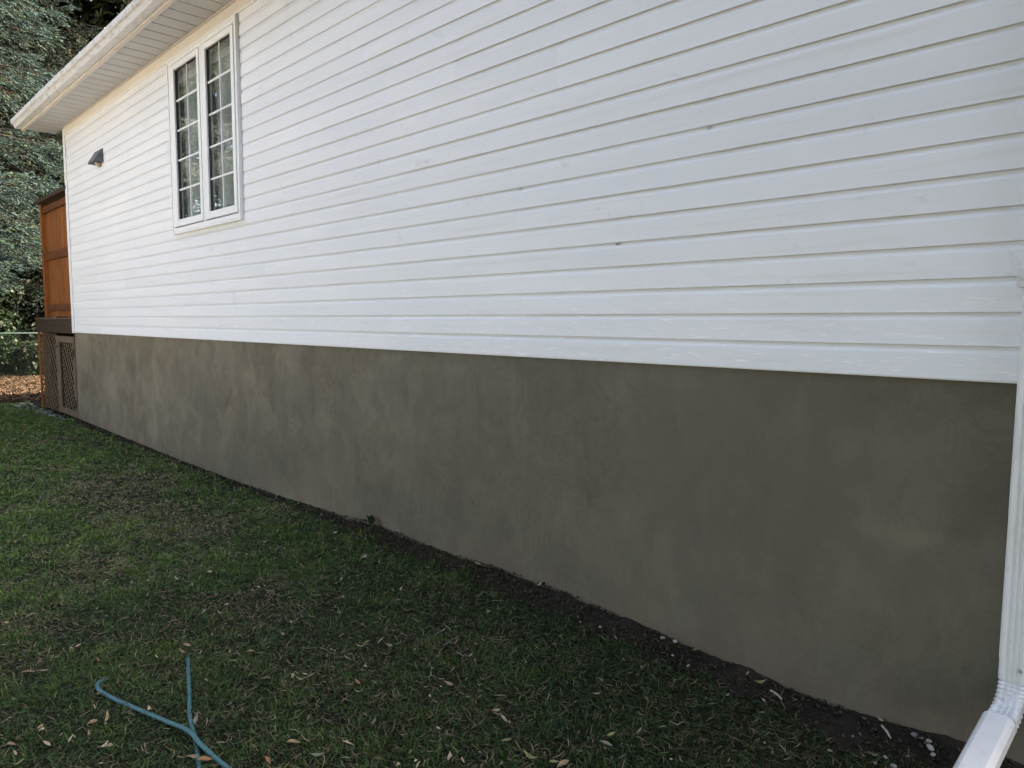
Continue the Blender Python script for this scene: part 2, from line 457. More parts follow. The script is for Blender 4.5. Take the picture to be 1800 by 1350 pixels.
# foundation, parging is a fine uneven skin
nxf, nzf = 420, 44
fx = np.linspace(0, XE, nxf); fz = np.linspace(-.25, 1.42, nzf)
FX, FZ = np.meshgrid(fx, fz)
FY = .006 * (fbm(FX, FZ, .55, 11) - .5) + .004 * (fbm(FX * 1.6, FZ * .6, .2, 12) - .5)
FV = np.stack([FX, FY, FZ], 2).reshape(-1, 3)
FF = [(j * nxf + i, j * nxf + i + 1, (j + 1) * nxf + i + 1, (j + 1) * nxf + i) for j in range(nzf - 1) for i in range(nxf - 1)]
fo = link('foundation_wall', np_mesh('foundation_wall', FV, FF, M['parge'], smooth=True), house); fo.matrix_parent_inverse = HI
hp('foundation_core', MB().box(0.0, XE, .012, 9.6, -.25, 1.34), M['parge'])

WX0, WX1, WZ0, WZ1 = 4.44, 6.12, 2.51, 4.295
core = MB()
core.box(0.02, WX0 + .05, .02, .16, 1.342, 4.5); core.box(WX1 - .05, XE, .02, .16, 1.342, 4.5)
core.box(WX0 + .052, WX1 - .052, .02, .16, 1.342, WZ0 + .03); core.box(WX0 + .052, WX1 - .052, .02, .16, WZ1 - .03, 4.5)
core.box(0.02, .16, .162, 9.6, 1.342, 4.5); core.box(XE - .14, XE, .162, 9.6, 1.342, 4.5); core.box(.162, XE - .142, 9.46, 9.6, 1.342, 4.5)
hp('wall_core', core, M['sheath'])
# gable end triangle
for x0, x1 in ((.02, .16), (XE - .14, XE)):
    gab = MB()
    gab.loft([[(x0, .0, 4.502), (x0, 9.6, 4.502), (x0, 4.8, 6.5)], [(x1, .0, 4.502), (x1, 9.6, 4.502), (x1, 4.8, 6.5)]])
    hp('gable', gab, M['siding'])
# roof
rf = MB()
def rz(y): return 4.60 + (y + .44) * .41 if y <= 4.8 else 4.60 + (5.24) * .41 - (y - 4.8) * .41
x0, x1 = -.66, XE + .5
rf.loft([[(x0, -.50, rz(-.5)), (x0, 4.8, rz(4.8)), (x0, 10.1, rz(10.1)), (x0, 10.1, rz(10.1) + .03), (x0, 4.8, rz(4.8) + .03), (x0, -.5, rz(-.5) + .03)],
         [(x1, -.50, rz(-.5)), (x1, 4.8, rz(4.8)), (x1, 10.1, rz(10.1)), (x1, 10.1, rz(10.1) + .03), (x1, 4.8, rz(4.8) + .03), (x1, -.5, rz(-.5) + .03)]])
hp('roof', rf, M['roof'])
hp('rake_board', MB().loft([[(x, -.42, 4.45), (x, 4.8, rz(4.8) - .17), (x, 10.0, 4.45), (x, 10.0, rz(10.0) - .003), (x, 4.8, rz(4.8) - .003), (x, -.42, rz(-.42) - .003)] for x in (-.62, -.60)]), M['fascia'])

# siding boards: dutch lap profile, own object each, staggered laps
K = .12
prof = [(-.0116, .022), (-.0122, .0006), (-.0146, 0.0), (-.0138, .003), (-.0120, .080), (-.0114, .0905), (-.0078, .104), (-.0070, .146)]
def siding_board(xa, xb, z0, seed, lap=0.0):
    n = 4
    rr = random.Random(seed)
    mb = MB(); rings = []
    for i in range(n + 1):
        x = xa + (xb - xa) * i / n
        dz = rr.uniform(-.0007, .0007) if 0 < i < n else 0
        dy = rr.uniform(-.0008, .0004)
        rings.append([(x, y + dy * (1 if zz < .095 else 0) - (lap if zz < .1 else 0), z0 + zz + dz) for y, zz in prof])
    nP = len(prof); vs = [p for r_ in rings for p in r_]
    fs = [(i * nP + k, i * nP + k + 1, (i + 1) * nP + k + 1, (i + 1) * nP + k) for i in range(n) for k in range(nP - 1)]
    mb.add(vs, fs)
    return hp('siding_board', mb, M['siding'])
SX0, SX1 = .075, XE - .06
for row in range(25):
    z0 = G + row * K
    pr = row // 2
    off = [1.35, .35, 2.6, 1.9, 3.1, .9, 2.2][pr % 7]
    if pr == 0: off = 8.42 - 2 * 3.9
    if pr == 1: off = 9.75 - 2 * 3.9
    cuts = [SX0]
    x = off
    while x < SX1:
        if x > SX0 + .25 and x < SX1 - .25: cuts.append(x)
        x += 3.9
    cuts.append(SX1)
    spans = []
    for i in range(len(cuts) - 1):
        a, b = cuts[i], cuts[i + 1] + (.03 if i < len(cuts) - 2 else 0)
        lap = .0022 if i % 2 else 0.0
        if 10 <= row <= 23:
            if a < WX0 + .01 and b > WX0: spans.append((a, min(b, WX0 + .004), lap))
            if b > WX1 and a < WX1 + .02: spans.append((max(a, WX1 + .016), b, lap))
            if b <= WX0 or a >= WX1 + .02: spans.append((a, b, lap))
        else: spans.append((a, b, lap))
    for j, (a, b, lap) in enumerate(spans):
        if b - a > .02: siding_board(a, b, z0 + .0008 * math.sin(row * 2.3), row * 31 + j, lap)
hp('starter_strip', MB().box(SX0, SX1, -.012, .0, G - .006, G - .001), M['trim'])
hp('frieze_board', MB().box(.06, XE - .05, -.026, .018, G + 2.975, G + 3.072), M['frieze'], bevel=.003)
hp('frieze_channel', MB().box(.06, XE - .05, -.030, .018, G + 2.958, G + 2.972), M['trim'], bevel=.002)
hp('frieze_channel', MB().box(.06, XE - .05, -.040, .018, G + 3.074, G + 3.086), M['fascia'], bevel=.002)
ct = MB(); ct.box(-.028, .068, -.028, -.004, G - .012, G + 3.07); ct.box(-.028, -.004, -.003, .09, G - .012, G + 3.07)
hp('corner_trim', ct, M['trim'], bevel=.003)
ct = MB(); ct.box(XE - .05, XE + .03, -.028, -.004, G - .012, G + 3.07)
hp('corner_trim', ct, M['trim'], bevel=.003)

# soffit: one panel per piece with a rolled rib at each seam
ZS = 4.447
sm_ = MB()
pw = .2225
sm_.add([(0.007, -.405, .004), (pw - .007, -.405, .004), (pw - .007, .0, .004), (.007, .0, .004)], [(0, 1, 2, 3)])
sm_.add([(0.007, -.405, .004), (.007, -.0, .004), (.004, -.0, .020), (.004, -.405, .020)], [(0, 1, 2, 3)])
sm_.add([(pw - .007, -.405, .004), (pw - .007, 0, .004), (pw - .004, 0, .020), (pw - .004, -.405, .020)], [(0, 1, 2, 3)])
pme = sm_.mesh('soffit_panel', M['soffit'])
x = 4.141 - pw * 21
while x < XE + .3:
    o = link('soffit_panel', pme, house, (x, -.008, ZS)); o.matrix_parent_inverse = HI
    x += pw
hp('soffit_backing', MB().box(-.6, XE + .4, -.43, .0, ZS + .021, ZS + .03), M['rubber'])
ff_ = MB(); ff_.box(-.61, XE + .45, -.440, -.424, 4.437, rz(-.44) - .003); ff_.box(-.61, XE + .45, -.423, -.398, 4.437, 4.4465)
hp('fascia_board', ff_, M['fascia'], bevel=.002)
# K style gutter
gp = [(-.443, 4.575), (-.443, 4.466), (-.452, 4.462), (-.520, 4.462), (-.526, 4.468), (-.530, 4.492), (-.543, 4.512), (-.563, 4.522), (-.571, 4.540), (-.571, 4.578),
      (-.564, 4.582), (-.556, 4.578), (-.562, 4.574), (-.566, 4.572), (-.566, 4.543), (-.560, 4.528), (-.540, 4.517), (-.526, 4.496), (-.521, 4.470), (-.516, 4.467), (-.450, 4.467), (-.447, 4.470), (-.447, 4.575)]
gm = MB(); gx_ = [-.62 + i * (XE + 1.05) / 24 for i in range(25)]
gm.loft([[(x, y, z + .004 * math.sin(x * 1.1)) for y, z in gp] for x in gx_])
gut = hp('gutter', gm, M['gutter'])
gcap = MB(); gcap.loft([[(x, y, z + .004 * math.sin(-.62 * 1.1)) for y, z in gp[:11]] for x in (-.625, -.6205)])
gcap.build('end_cap', M['gutter'], gut)
for k in range(14):      # hidden hanger clips show as small bumps on the front lip
    x = .4 + k * .95
    MB().box(x - .012, x + .012, -.576, -.572, 4.556, 4.577).build('gutter_clip', M['gutter'], gut)
for x in (2.95, 6.4, 9.9):
    s = MB(); s.loft([[(xx, y - .003 if y < -.45 else y, z - .002) for y, z in gp[1:11]] for xx in (x - .012, x + .012)], caps=False)
    s.build('gutter_seam', M['gutter'], gut)

# ---- window
win = MB()
fy0, fy1 = -.052, .012
def frame_ring(mb, x0, x1, z0, z1, w, ya, yb, wb=None):
    wb = wb or w
    mb.box(x0, x0 + w, ya, yb, z0, z1); mb.box(x1 - w, x1, ya, yb, z0, z1)
    mb.box(x0 + w + .0005, x1 - w - .0005, ya, yb, z0, z0 + wb); mb.box(x0 + w + .0005, x1 - w - .0005, ya, yb, z1 - w, z1)
frame_ring(win, WX0, WX1, WZ0, WZ1, .040, -.040, .012, .040)
window = hp('window', win, M['frame'], bevel=.002)
jt = MB(); frame_ring(jt, WX0 - .020, WX1 + .014, WZ0 - .026, WZ1 + .014, .018, -.048, -.004, .022)
jt.build('casing', M['trim'], window, bevel=.002)
mul = MB(); mul.box(5.276, 5.316, -.040, .012, WZ0 + .041, WZ1 - .041)
mul.build('mullion', M['frame'], window, bevel=.002)
SASH = ((4.484, 5.262, 4.585, 5.205), (5.326, 6.062, 5.418, 6.000))
sb = MB(); frame_ring(sb, WX0 + .0405, WX1 - .0405, WZ0 + .0405, WZ1 - .0405, .03, -.012, .010); sb.build('weather_seal', M['rubber'], window)
for (sx0, sx1, gx0, gx1) in SASH:
    s = MB()
    z0, z1 = WZ0 + .052, WZ1 - .050
    gz0, gz1 = 2.632, 4.190
    ya, yb = -.043, -.0125
    s.box(sx0, gx0, ya, yb, z0, z1); s.box(gx1, sx1, ya, yb, z0, z1)
    s.box(gx0 + .0005, gx1 - .0005, ya, yb, z0, gz0); s.box(gx0 + .0005, gx1 - .0005, ya, yb, gz1, z1)
    s.build('sash', M['frame'], window, bevel=.003)
    sl = MB(); frame_ring(sl, gx0 - .001, gx1 + .001, gz0 - .001, gz1 + .001, .008, -.026, -.006)
    sl.build('glazing_seal', M['rubber'], window)
    ia, ib, ja, jb = gx0 + .007, gx1 - .007, gz0 + .007, gz1 - .007
    mid = (ia + ib) / 2; rows = 5; ph = (jb - ja) / rows
    bw = .0085
    mv = MB(); mv.box(mid - bw * .75, mid + bw * .75, -.021, -.0125, ja, jb); mv.build('muntin', M['muntin'], window)
    for r_ in range(1, rows):
        z = ja + ph * r_
        mv = MB(); mv.box(ia, mid - bw * .76, -.0205, -.0125, z - bw, z + bw); mv.box(mid + bw * .76, ib, -.0205, -.0125, z - bw, z + bw)
        mv.build('muntin', M['muntin'], window)
    for r_ in range(rows):
        for (a, b) in ((ia, mid), (mid, ib)):
            pn = MB(); za, zb = ja + ph * r_, ja + ph * (r_ + 1)
            pn.box(a + .0004, b - .0004, -.012, -.0085, za + .0004, zb - .0004)
            pn.build('pane', M['glass'], window)
rm = MB(); xa, xb, za, zb = WX0 + .06, WX1 - .06, WZ0 + .05, WZ1 - .05
rm.add([(xa - .6, 1.4, za - .6), (xb + .6, 1.4, za - .6), (xb + .6, 1.4, zb + .05), (xa - .6, 1.4, zb + .05)], [(0, 1, 2, 3)])
rm.add([(xa - .6, .165, za - .6), (xa - .6, 1.4, za - .6), (xa - .6, 1.4, zb + .05), (xa - .6, .165, zb + .05)], [(0, 1, 2, 3)])
rm.add([(xb + .6, .165, za - .6), (xb + .6, 1.4, za - .6), (xb + .6, 1.4, zb + .05), (xb + .6, .165, zb + .05)], [(0, 1, 2, 3)])
rm.add([(xa - .6, .165, zb + .05), (xb + .6, .165, zb + .05), (xb + .6, 1.4, zb + .05), (xa - .6, 1.4, zb + .05)], [(0, 1, 2, 3)])
rm.add([(xa - .6, .165, za - .6), (xb + .6, .165, za - .6), (xb + .6, 1.4, za - .6), (xa - .6, 1.4, za - .6)], [(0, 1, 2, 3)])
hp('room_wall', rm, M['room'])
bl = MB()
for k in range(17):
    x = xa + .03 + k * .089
    bl.add([(x, .050, za + .0), (x + .080, .075, za + .0), (x + .080, .075, zb), (x, .050, zb)], [(0, 1, 2, 3)])
hp('vertical_blind', bl, M['blind'])

# ---- vent hood high on the far wall
vh = MB()
vx0, vx1, vz0, vz1 = 1.56, 1.93, 3.65, 3.825
vh.box(vx0 + .02, vx1, -.034, -.014, vz0, vz1)
vent = hp('vent_hood', vh, M['vent'], bevel=.003)
h = MB()
A = [(vx0 + .03, -.034, vz1 - .012), (vx1 - .01, -.034, vz1 - .012), (vx1 - .01, -.034, vz0 + .02), (vx0 + .03, -.034, vz0 + .02)]
B = [(vx0 + .03, -.040, vz1 - .020), (vx1 - .01, -.040, vz1 - .020), (vx1 - .01, -.115, vz0 + .030), (vx0 + .03, -.115, vz0 + .030)]
C_ = [(vx0 + .03, -.115, vz0 + .004), (vx1 - .01, -.115, vz0 + .004)]
h.add([A[0], A[1], B[2], B[3], C_[1], C_[0], (vx1 - .01, -.034, vz0 + .004), (vx0 + .03, -.034, vz0 + .004)],
      [(0, 1, 2, 3), (3, 2, 4, 5), (0, 3, 5, 7), (1, 6, 4, 2)])
h.build('hood_cover', M['vent'], vent)
fl = MB(); fl.box(vx0 + .045, vx1 - .03, -.10, -.04, vz0 + .006, vz0 + .014); fl.build('flap', M['iron'], vent)
MB().tube([(1.78, -.02, vz0 + .01), (1.78, -.060, vz0 - .018)], .045, 12).build('vent_pipe', M['ventlight'], vent)

# ---- downspout
def spout_section(cx, w, d, ribs=True, c=.010):
    """closed outline (local u across, v outwards) of a corrugated downspout"""
    hw, hd = w / 2, d / 2
    pts = [(-hw, -hd + c), (-hw, hd - c), (-hw + c * .4, hd - c * .35), (-hw + c, hd)]
    if ribs:
        for k in (-1, 0, 1):
            u = k * w * .19
            pts += [(u - .008, hd), (u - .004, hd - .006), (u + .004, hd - .006), (u + .008, hd)]
    pts += [(hw - c, hd), (hw - c * .4, hd - c * .35), (hw, hd - c), (hw, -hd + c), (hw - c, -hd), (-hw + c, -hd)]
    return pts
DX = 12.128 + .045
SW, SD = .090, .070
def spout_ring(P, tdir, w=SW, d=SD, ribs=True, side=Vector((1, 0, 0))):
    P = Vector(P); t = Vector(tdir).normalized(); out = t.cross(side).normalized()
    return [P + side * u + out * v for u, v in spout_section(0, w, d, ribs, .010 if ribs else .017)]
yD = -.020 - SD / 2
def straight(za, zb, y=yD, sc=1.0):
    mb = MB(); mb.loft([spout_ring((DX, y, z), (0, 0, -1), SW * sc, SD * sc) for z in (za, zb)]); return mb
down = hp('downspout', straight(4.12, .915), M['spout'])
straight(.916, .408, yD, .985).build('lower_pipe', M['spout'], down)
straight(.409, .345, yD, .955).build('sleeve', M['spout'], down)
up = MB(); up.loft([spout_ring(p, t_) for p, t_ in (((DX, yD, 4.121), (0, 0, -1)), ((DX, yD - .02, 4.18), (0, .35, -1)), ((DX, -.40, 4.40), (0, .9, -.6)), ((DX, -.49, 4.44), (0, .4, -1)), ((DX, -.49, 4.47), (0, 0, -1)))])
up.build('upper_elbow', M['spout'], down)
# crimped elbow at the foot
el = []
Rl = .135; th_end = R(78)
for i in range(43):
    u = i / 42; th = th_end * u
    y = yD - Rl * (1 - math.cos(th)) ; z = .345 - Rl * math.sin(th)
    amp = 1.0 - (.10 if (i % 4) in (1,) else (.05 if (i % 4) in (0, 2) else 0)) * (1 if 2 < i < 40 else 0)
    jit = 1 + random.uniform(-.008, .008)
    el.append(spout_ring((DX - .014 * u * u, y, z), (0, -math.sin(th), -math.cos(th)), SW * .95 * amp * jit, SD * .95 * amp * jit, True))
eb = MB(); eb.loft(el); eb.build('crimped_elbow', M['elbow'], down)
Pe = Vector((DX - .016, yD - Rl * (1 - math.cos(th_end)) + .0, .345 - Rl * math.sin(th_end)))
td = Vector((-.02, -math.cos(R(7)), -math.sin(R(7))))
ex = MB()
ex.loft([spout_ring(Pe + td * s_ + Vector((0, 0, .004)), td, SW * 1.03, SD * 1.06, False) for s_ in (.012, .05, .5, 1.25)])
ex.build('extension_pipe', M['spout'], down)
for z in (1.71,):
    st = MB(); st.box(DX - SW / 2 - .018, DX + SW / 2 + .018, yD - SD / 2 - .003, yD - SD / 2 - .0008, z - .03, z + .03)
    st.box(DX - SW / 2 - .018, DX - SW / 2 - .0015, yD - SD / 2 - .0008, -.018, z - .03, z + .03)
    st.build('strap', M['gutter'], down, bevel=.001)
for (x, z) in ((DX + .030, .893), (DX + .020, .383)):
    MB().tube([(x, yD - SD / 2 + .003, z), (x, yD - SD / 2 - .004, z)], .0065, 8).build('screw', M['steel'], down, smooth=False)

# ================================================================== DECK AND PRIVACY SCREEN
deck = thing('deck', 'raised wooden deck with dark rim beam and grey lattice skirting', 'deck', (-1.2, 0, 0))
DI = Matrix.Translation((1.2, 0, 0))
def dp(name, mb, mat, parent=deck, **kw):
    o = mb.build(name, mat, parent, **kw)
    if parent is deck: o.matrix_parent_inverse = DI
    return o
dp('rim_beam', MB().box(-2.50, -.035, -.02, .02, 1.335, 1.555), M['rim'], bevel=.006)
dp('rim_beam', MB().box(-2.50, -2.46, .021, 3.4, 1.335, 1.555), M['rim'], bevel=.006)
pl = MB().box(0, 2.52, 0, .135, 0, .028).mesh('deck_plank', M['deck'], bevel=.004)
for k in range(24):
    o = link('deck_plank', pl, deck, (-2.55, -.03 + k * .142, 1.5565)); o.matrix_parent_inverse = DI
for y in (.06, 3.3):
    dp('deck_post', MB().box(-2.45, -2.36, y, y + .09, -.2, 1.55), M['cedar'], bevel=.004)
dp('skirt_board', MB().box(-2.50, -2.47, .15, 3.3, -.1, 1.333), M['rim'])
dp('skirt_board', MB().box(-2.46, -.02, 3.40, 3.43, -.1, 1.333), M['rim'])
dp('joist', MB().box(-.12, -.08, .03, 3.4, 1.335, 1.555), M['rim'])
def lattice(name, x0, x1, z0, z1, y, pitch=.085, w=.030):
    mb = MB()
    for lay, sgn in ((0, -1), (1, 1)):
        yy = y + lay * .0055
        pp = pitch * (1 if lay == 0 else 1.8)
        n = int(((x1 - x0) + (z1 - z0)) / (pp * 1.414)) + 2
        for k in range(n):
            c = (k + .5) * pp * 1.414
            poly = []
            for off in (-w * .707, w * .707):
                d = c + off
                # line x + z = d (relative), clip to rectangle
                W_, H_ = x1 - x0, z1 - z0
                a0 = max(0, d - H_); a1 = min(W_, d)
                if a1 <= a0: poly = None; break
                poly.append(((a0, d - a0), (a1, d - a1)))
            if not poly: continue
            q = [poly[0][0], poly[0][1], poly[1][1], poly[1][0]]
            q = [((x0 + a if sgn > 0 else x1 - a), z0 + b) for a, b in q]
            mb.add([(a, yy, b) for a, b in q] + [(a, yy + .004, b) for a, b in q], [(0, 1, 2, 3), (7, 6, 5, 4), (0, 4, 5, 1), (2, 6, 7, 3)])
    return dp(name, mb, M['grey_wood'], kind='stuff')
lattice('lattice', -2.42, -1.27, -.02, 1.325, .028)
lattice('lattice', -1.02, -.21, .10, 1.20, .034)
lattice('lattice', -.075, -.0, -.05, 1.325, .020)
dp('corner_board', MB().box(-2.47, -2.425, -.005, .026, -.05, 1.333), M['cedar'], bevel=.003)
for a, b in ((-1.262, -1.045), (-.205, -.082)):
    dp('gate_stile', MB().box(a, b, .004, .030, .0, 1.285), M['grey_wood'], bevel=.003)
dp('gate_rail', MB().box(-1.044, -.206, .006, .030, 1.185, 1.285), M['grey_wood'], bevel=.003)
dp('gate_rail', MB().box(-1.044, -.206, .006, .030, .0, .10), M['grey_wood'], bevel=.003)
for z in (1.02, .22):
    dp('gate_hinge', MB().box(-.20, -.11, -.004, .003, z - .07, z + .07), M['iron'])
dp('gate_latch', MB().box(-1.20, -1.12, -.006, .003, 1.09, 1.13), M['iron'])

scr = thing('privacy_screen', 'tall orange stained wood privacy screen of vertical boards on the deck', 'privacy screen', (-1.0, .08, 1.585))
SI = Matrix.Translation((1.0, -.08, -1.585))
def sp_(name, mb, mat, **kw):
    o = mb.build(name, mat, scr, **kw); o.matrix_parent_inverse = SI; return o
nb = 13
for k in range(nb):
    xa = -1.86 + k * .1425
    gap = .011 if k not in (5, 7) else .022
    sp_('board', MB().box(xa, xa + .1425 - gap, .085 + random.uniform(-.002, .003), .105, 1.60, 3.50 + random.uniform(-.006, .006)), M['cedar'], bevel=.002)
for za, zb in ((2.565, 2.705), (1.70, 1.81), (3.37, 3.47)):
    sp_('rail', MB().box(-1.86, -.02, .042, .083, za, zb), M['cedar_x'], bevel=.003)
sp_('post', MB().box(-1.985, -1.875, .02, .13, 1.586, 3.53), M['cedar'], bevel=.004)
sp_('post', MB().box(-.10, -.01, .108, .198, 1.586, 3.53), M['cedar'], bevel=.004)
sp_('cap_beam', MB().box(-2.10, .02, -.03, .22, 3.535, 3.60), M['rim'], bevel=.004)
for z in (2.72, 1.98):
    sp_('bolt', MB().tube([(-1.92, .022, z), (-1.92, .008, z)], .022, 8), M['iron'])

# ================================================================== CHAIN LINK FENCE
fen = thing('chain_link_fence', 'green chain link fence with top rail behind the mulch bed', 'fence', (-9.9, 2, 0))
FI = Matrix.Translation((9.9, -2, 0))
def fp(name, mb, mat='fence', **kw):
    o = mb.build(name, M[mat], fen, **kw); o.matrix_parent_inverse = FI; return o
def fpt(s, z): # fence runs along a line roughly across the view
    return (-9.95 + .06 * s, -5 + s, z)
fp('top_rail', MB().tube([fpt(0, 1.19), fpt(14, 1.19)], .021, 8))
for k in range(7):
    s = .6 + k * 2.15
    fp('fence_post', MB().tube([fpt(s, -.3), fpt(s, 1.22)], .026, 8))
mb = MB(); pitch = .085
for sgn in (1, -1):
    s = -1.2
    while s < 15.2:
        a, b = (s, s + 1.2) if sgn > 0 else (s + 1.2, s)
        za, zb = -.03, 1.17
        a_, b_ = a, b
        # clip ends
        if min(a, b) >= 0 and max(a, b) <= 14:
            mb.tube([fpt(a, za), fpt(b, zb)], .0017, 3, False)
        s += pitch
fp('wire_mesh', mb, 'wire', kind='stuff')

# ================================================================== TREES
def unit(v): return v / np.maximum(np.linalg.norm(v, axis=-1, keepdims=True), 1e-9)

def conifer(label, base, h, r, seed, n_br=150, twigs=26, sprays=5, needles=9, z_lo=.06, tint=(.085, .125, .105), group=None, size=1.0, bias=1.15, layer=.62):
    g = np.random.default_rng(seed)
    t = thing('spruce_tree', label, 'tree', base, group)
    # branches
    u = g.random(n_br) ** bias
    zb = h * (z_lo + (.97 - z_lo) * u)
    zb = np.maximum(np.round(zb / layer) * layer + g.normal(0, .05, n_br) * size, .3)
    u = zb / h
    L = r * (1 - (zb / h)) ** .75 * g.uniform(.75, 1.08, n_br) + .12
    az = np.arange(n_br) * 2.39996 + g.normal(0, .25, n_br)
    dr = g.uniform(.26, .52, n_br) * (1 - .55 * u)
    def bpt(i, tt):
        rad = L[i] * tt
        z = zb[i] - dr[i] * L[i] * tt ** 1.15 + .20 * L[i] * tt ** 3
        return np.stack([np.cos(az[i]) * rad, np.sin(az[i]) * rad, z], -1)
    nT = twigs
    bi = np.repeat(np.arange(n_br), nT)
    tt = np.tile(np.linspace(.12, 1.0, nT), n_br) + g.normal(0, .02, n_br * nT)
    tt = np.clip(tt, .08, 1.0)
    p = bpt(bi, tt); d = unit(bpt(bi, np.minimum(tt + .03, 1.03)) - bpt(bi, tt - .03))
    side = unit(np.cross(d, np.array([0, 0, 1.0])))
    sg = np.where(np.arange(len(bi)) % 2 == 0, 1.0, -1.0)[:, None]
    tl = (.42 * L[bi] * (1.02 - tt) ** .8 + .14) * g.uniform(.6, 1.15, len(bi))
    tl = np.minimum(tl, .75)
    td = unit(d * .75 + side * sg * g.uniform(.45, .95, (len(bi), 1)) + np.array([0, 0, -1.0]) * g.uniform(.05, .6, (len(bi), 1)))
    tip = tt > .97
    td[tip] = d[tip]
    # sprays along each twig
    ti = np.repeat(np.arange(len(bi)), sprays)
    k = np.tile(np.arange(sprays), len(bi))
    f = (k + .6) / sprays
    sp = p[ti] + td[ti] * (tl[ti] * f)[:, None] + np.array([0, 0, -1]) * (tl[ti] * f ** 2 * .18)[:, None]
    s2 = unit(np.cross(td[ti], np.array([0, 0, 1.0]))) * np.where(k % 2 == 0, 1, -1)[:, None]
    sd = unit(td[ti] + s2 * g.uniform(.2, .95, (len(ti), 1)) + g.normal(0, .18, (len(ti), 3)))
    last = k == sprays - 1
    sd[last] = td[ti][last]
    sl = g.uniform(.12, .21, len(ti)) * size
    # needles
    N = len(ti); ni = np.repeat(np.arange(N), needles); nk = np.tile(np.arange(needles), N)
    fr = (nk + g.random(N * needles)) / needles
    a = sd[ni]
    e1 = unit(np.cross(a, np.array([.31, .17, .93]))); e2 = np.cross(a, e1)
    ph = nk * 2.4 + g.random(N * needles) * 1.2
    rad = e1 * np.cos(ph)[:, None] + e2 * np.sin(ph)[:, None]
    nd = unit(a * 1.15 + rad * .62 + np.array([0, 0, .18]))
    p0 = sp[ni] + a * (sl[ni] * fr)[:, None]
    ln = .036 * size * g.uniform(.8, 1.25, len(ni)); wd = .0080 * size
    w = unit(np.cross(nd, rad))
    V = np.empty((len(ni), 3, 3), np.float32)
    V[:, 0] = p0 - w * wd; V[:, 1] = p0 + w * wd; V[:, 2] = p0 + nd * ln[:, None]
    base_c = np.array(tint)
    # new growth at the twig ends is bluer and paler, old inner needles are olive brown
    outer = np.clip(tt[bi * 0 + np.arange(len(bi))][ti] * .75 + f * .35 - .35, 0, 1)
    cb = base_c * (.75 + .75 * outer[:, None]) * g.uniform(.75, 1.3, (N, 1))
    brown = g.random(N) < np.where(outer < .25, .18, .03)
    cb[brown] = np.array([.055, .040, .022]) * g.uniform(.6, 1.2, (brown.sum(), 1))
    yel = g.random(N) < .10
    cb[yel] = cb[yel] * np.array([1.25, 1.12, .72])
    C = np.repeat(np.repeat(cb, needles, 0), 3, 0)
    link('crown', np_mesh('crown', V.reshape(-1, 3), np.arange(len(ni) * 3).reshape(-1, 3), M['needles'], C), t)
    mb = MB()
    mb.tube([(0, 0, -.3), (0, 0, h * .3), (0, 0, h * .7), (0, 0, h * .98)], [.02 * h, .015 * h, .007 * h, .01], 8)
    for i in range(n_br):
        pts = [tuple(bpt(i, q)) for q in (0.0, .4, .75, 1.0)]
        mb.tube(pts, [.012 + .007 * L[i], .009 + .004 * L[i], .007, .004], 4, False)
    mb.build('trunk', M['bark'], t)
    return t

def broadleaf(name, label, base, h, r, seed, n=6000, leaf=.07, tint=(.04, .075, .025), trunk_h=.35, cat='tree', group=None, clumps=26, low=.1, squash=1.0):
    g = np.random.default_rng(seed)
    t = thing(name, label, cat, base, group)
    cc = []
    while len(cc) < clumps:
        q = g.uniform(-1, 1, 3)
        if (q ** 2).sum() > 1: continue
        cc.append((q[0] * r * .8, q[1] * r * .8, h * low + (h * (1 - low)) * (.5 + .5 * q[2] * .9)))
    cc = np.array(cc); cr = g.uniform(.28, .5, clumps) * r * squash
    ci = g.integers(0, clumps, n)
    q = unit(g.normal(0, 1, (n, 3))) * (g.random((n, 1)) ** .45)
    P = cc[ci] + q * cr[ci][:, None]
    P[:, 2] = np.maximum(P[:, 2], .05)
    nrm = unit(q + g.normal(0, .7, (n, 3)) + np.array([0, 0, .5]))
    a = unit(np.cross(nrm, g.normal(0, 1, (n, 3)))); b = np.cross(nrm, a)
    s = leaf * g.uniform(.6, 1.3, (n, 1))
    V = np.empty((n, 4, 3), np.float32)
    V[:, 0] = P - a * s; V[:, 1] = P - b * s * .5 + nrm * s * .12; V[:, 2] = P + a * s; V[:, 3] = P + b * s * .5 + nrm * s * .12
    c = np.array(tint) * g.uniform(.6, 1.5, (n, 1)) * (1 + g.normal(0, .12, (n, 3)))
    c = c * (.75 + .5 * g.random(clumps))[ci][:, None]
    link('crown', np_mesh('crown', V.reshape(-1, 3), np.arange(n * 4).reshape(-1, 4), M['leaves'], np.repeat(np.clip(c, .005, 1), 4, 0)), t)
    mb = MB(); top = h * .7
    mb.tube([(0, 0, -.3), (.02 * r, 0, h * trunk_h), (.05 * r, .03 * r, top)], [.028 * h, .02 * h, .006 * h], 8)
    for k in range(0, clumps, 2):
        z0 = h * g.uniform(.15, .5)
        mb.tube([(0.02 * r, 0, z0), tuple((cc[k] + np.array([0, 0, z0])) / 2 + np.array([0, 0, .05 * h])), tuple(cc[k])], [.012 * h, .008 * h, .003 * h], 5, False)
    mb.build('trunk', M['bark'], t)
    return t

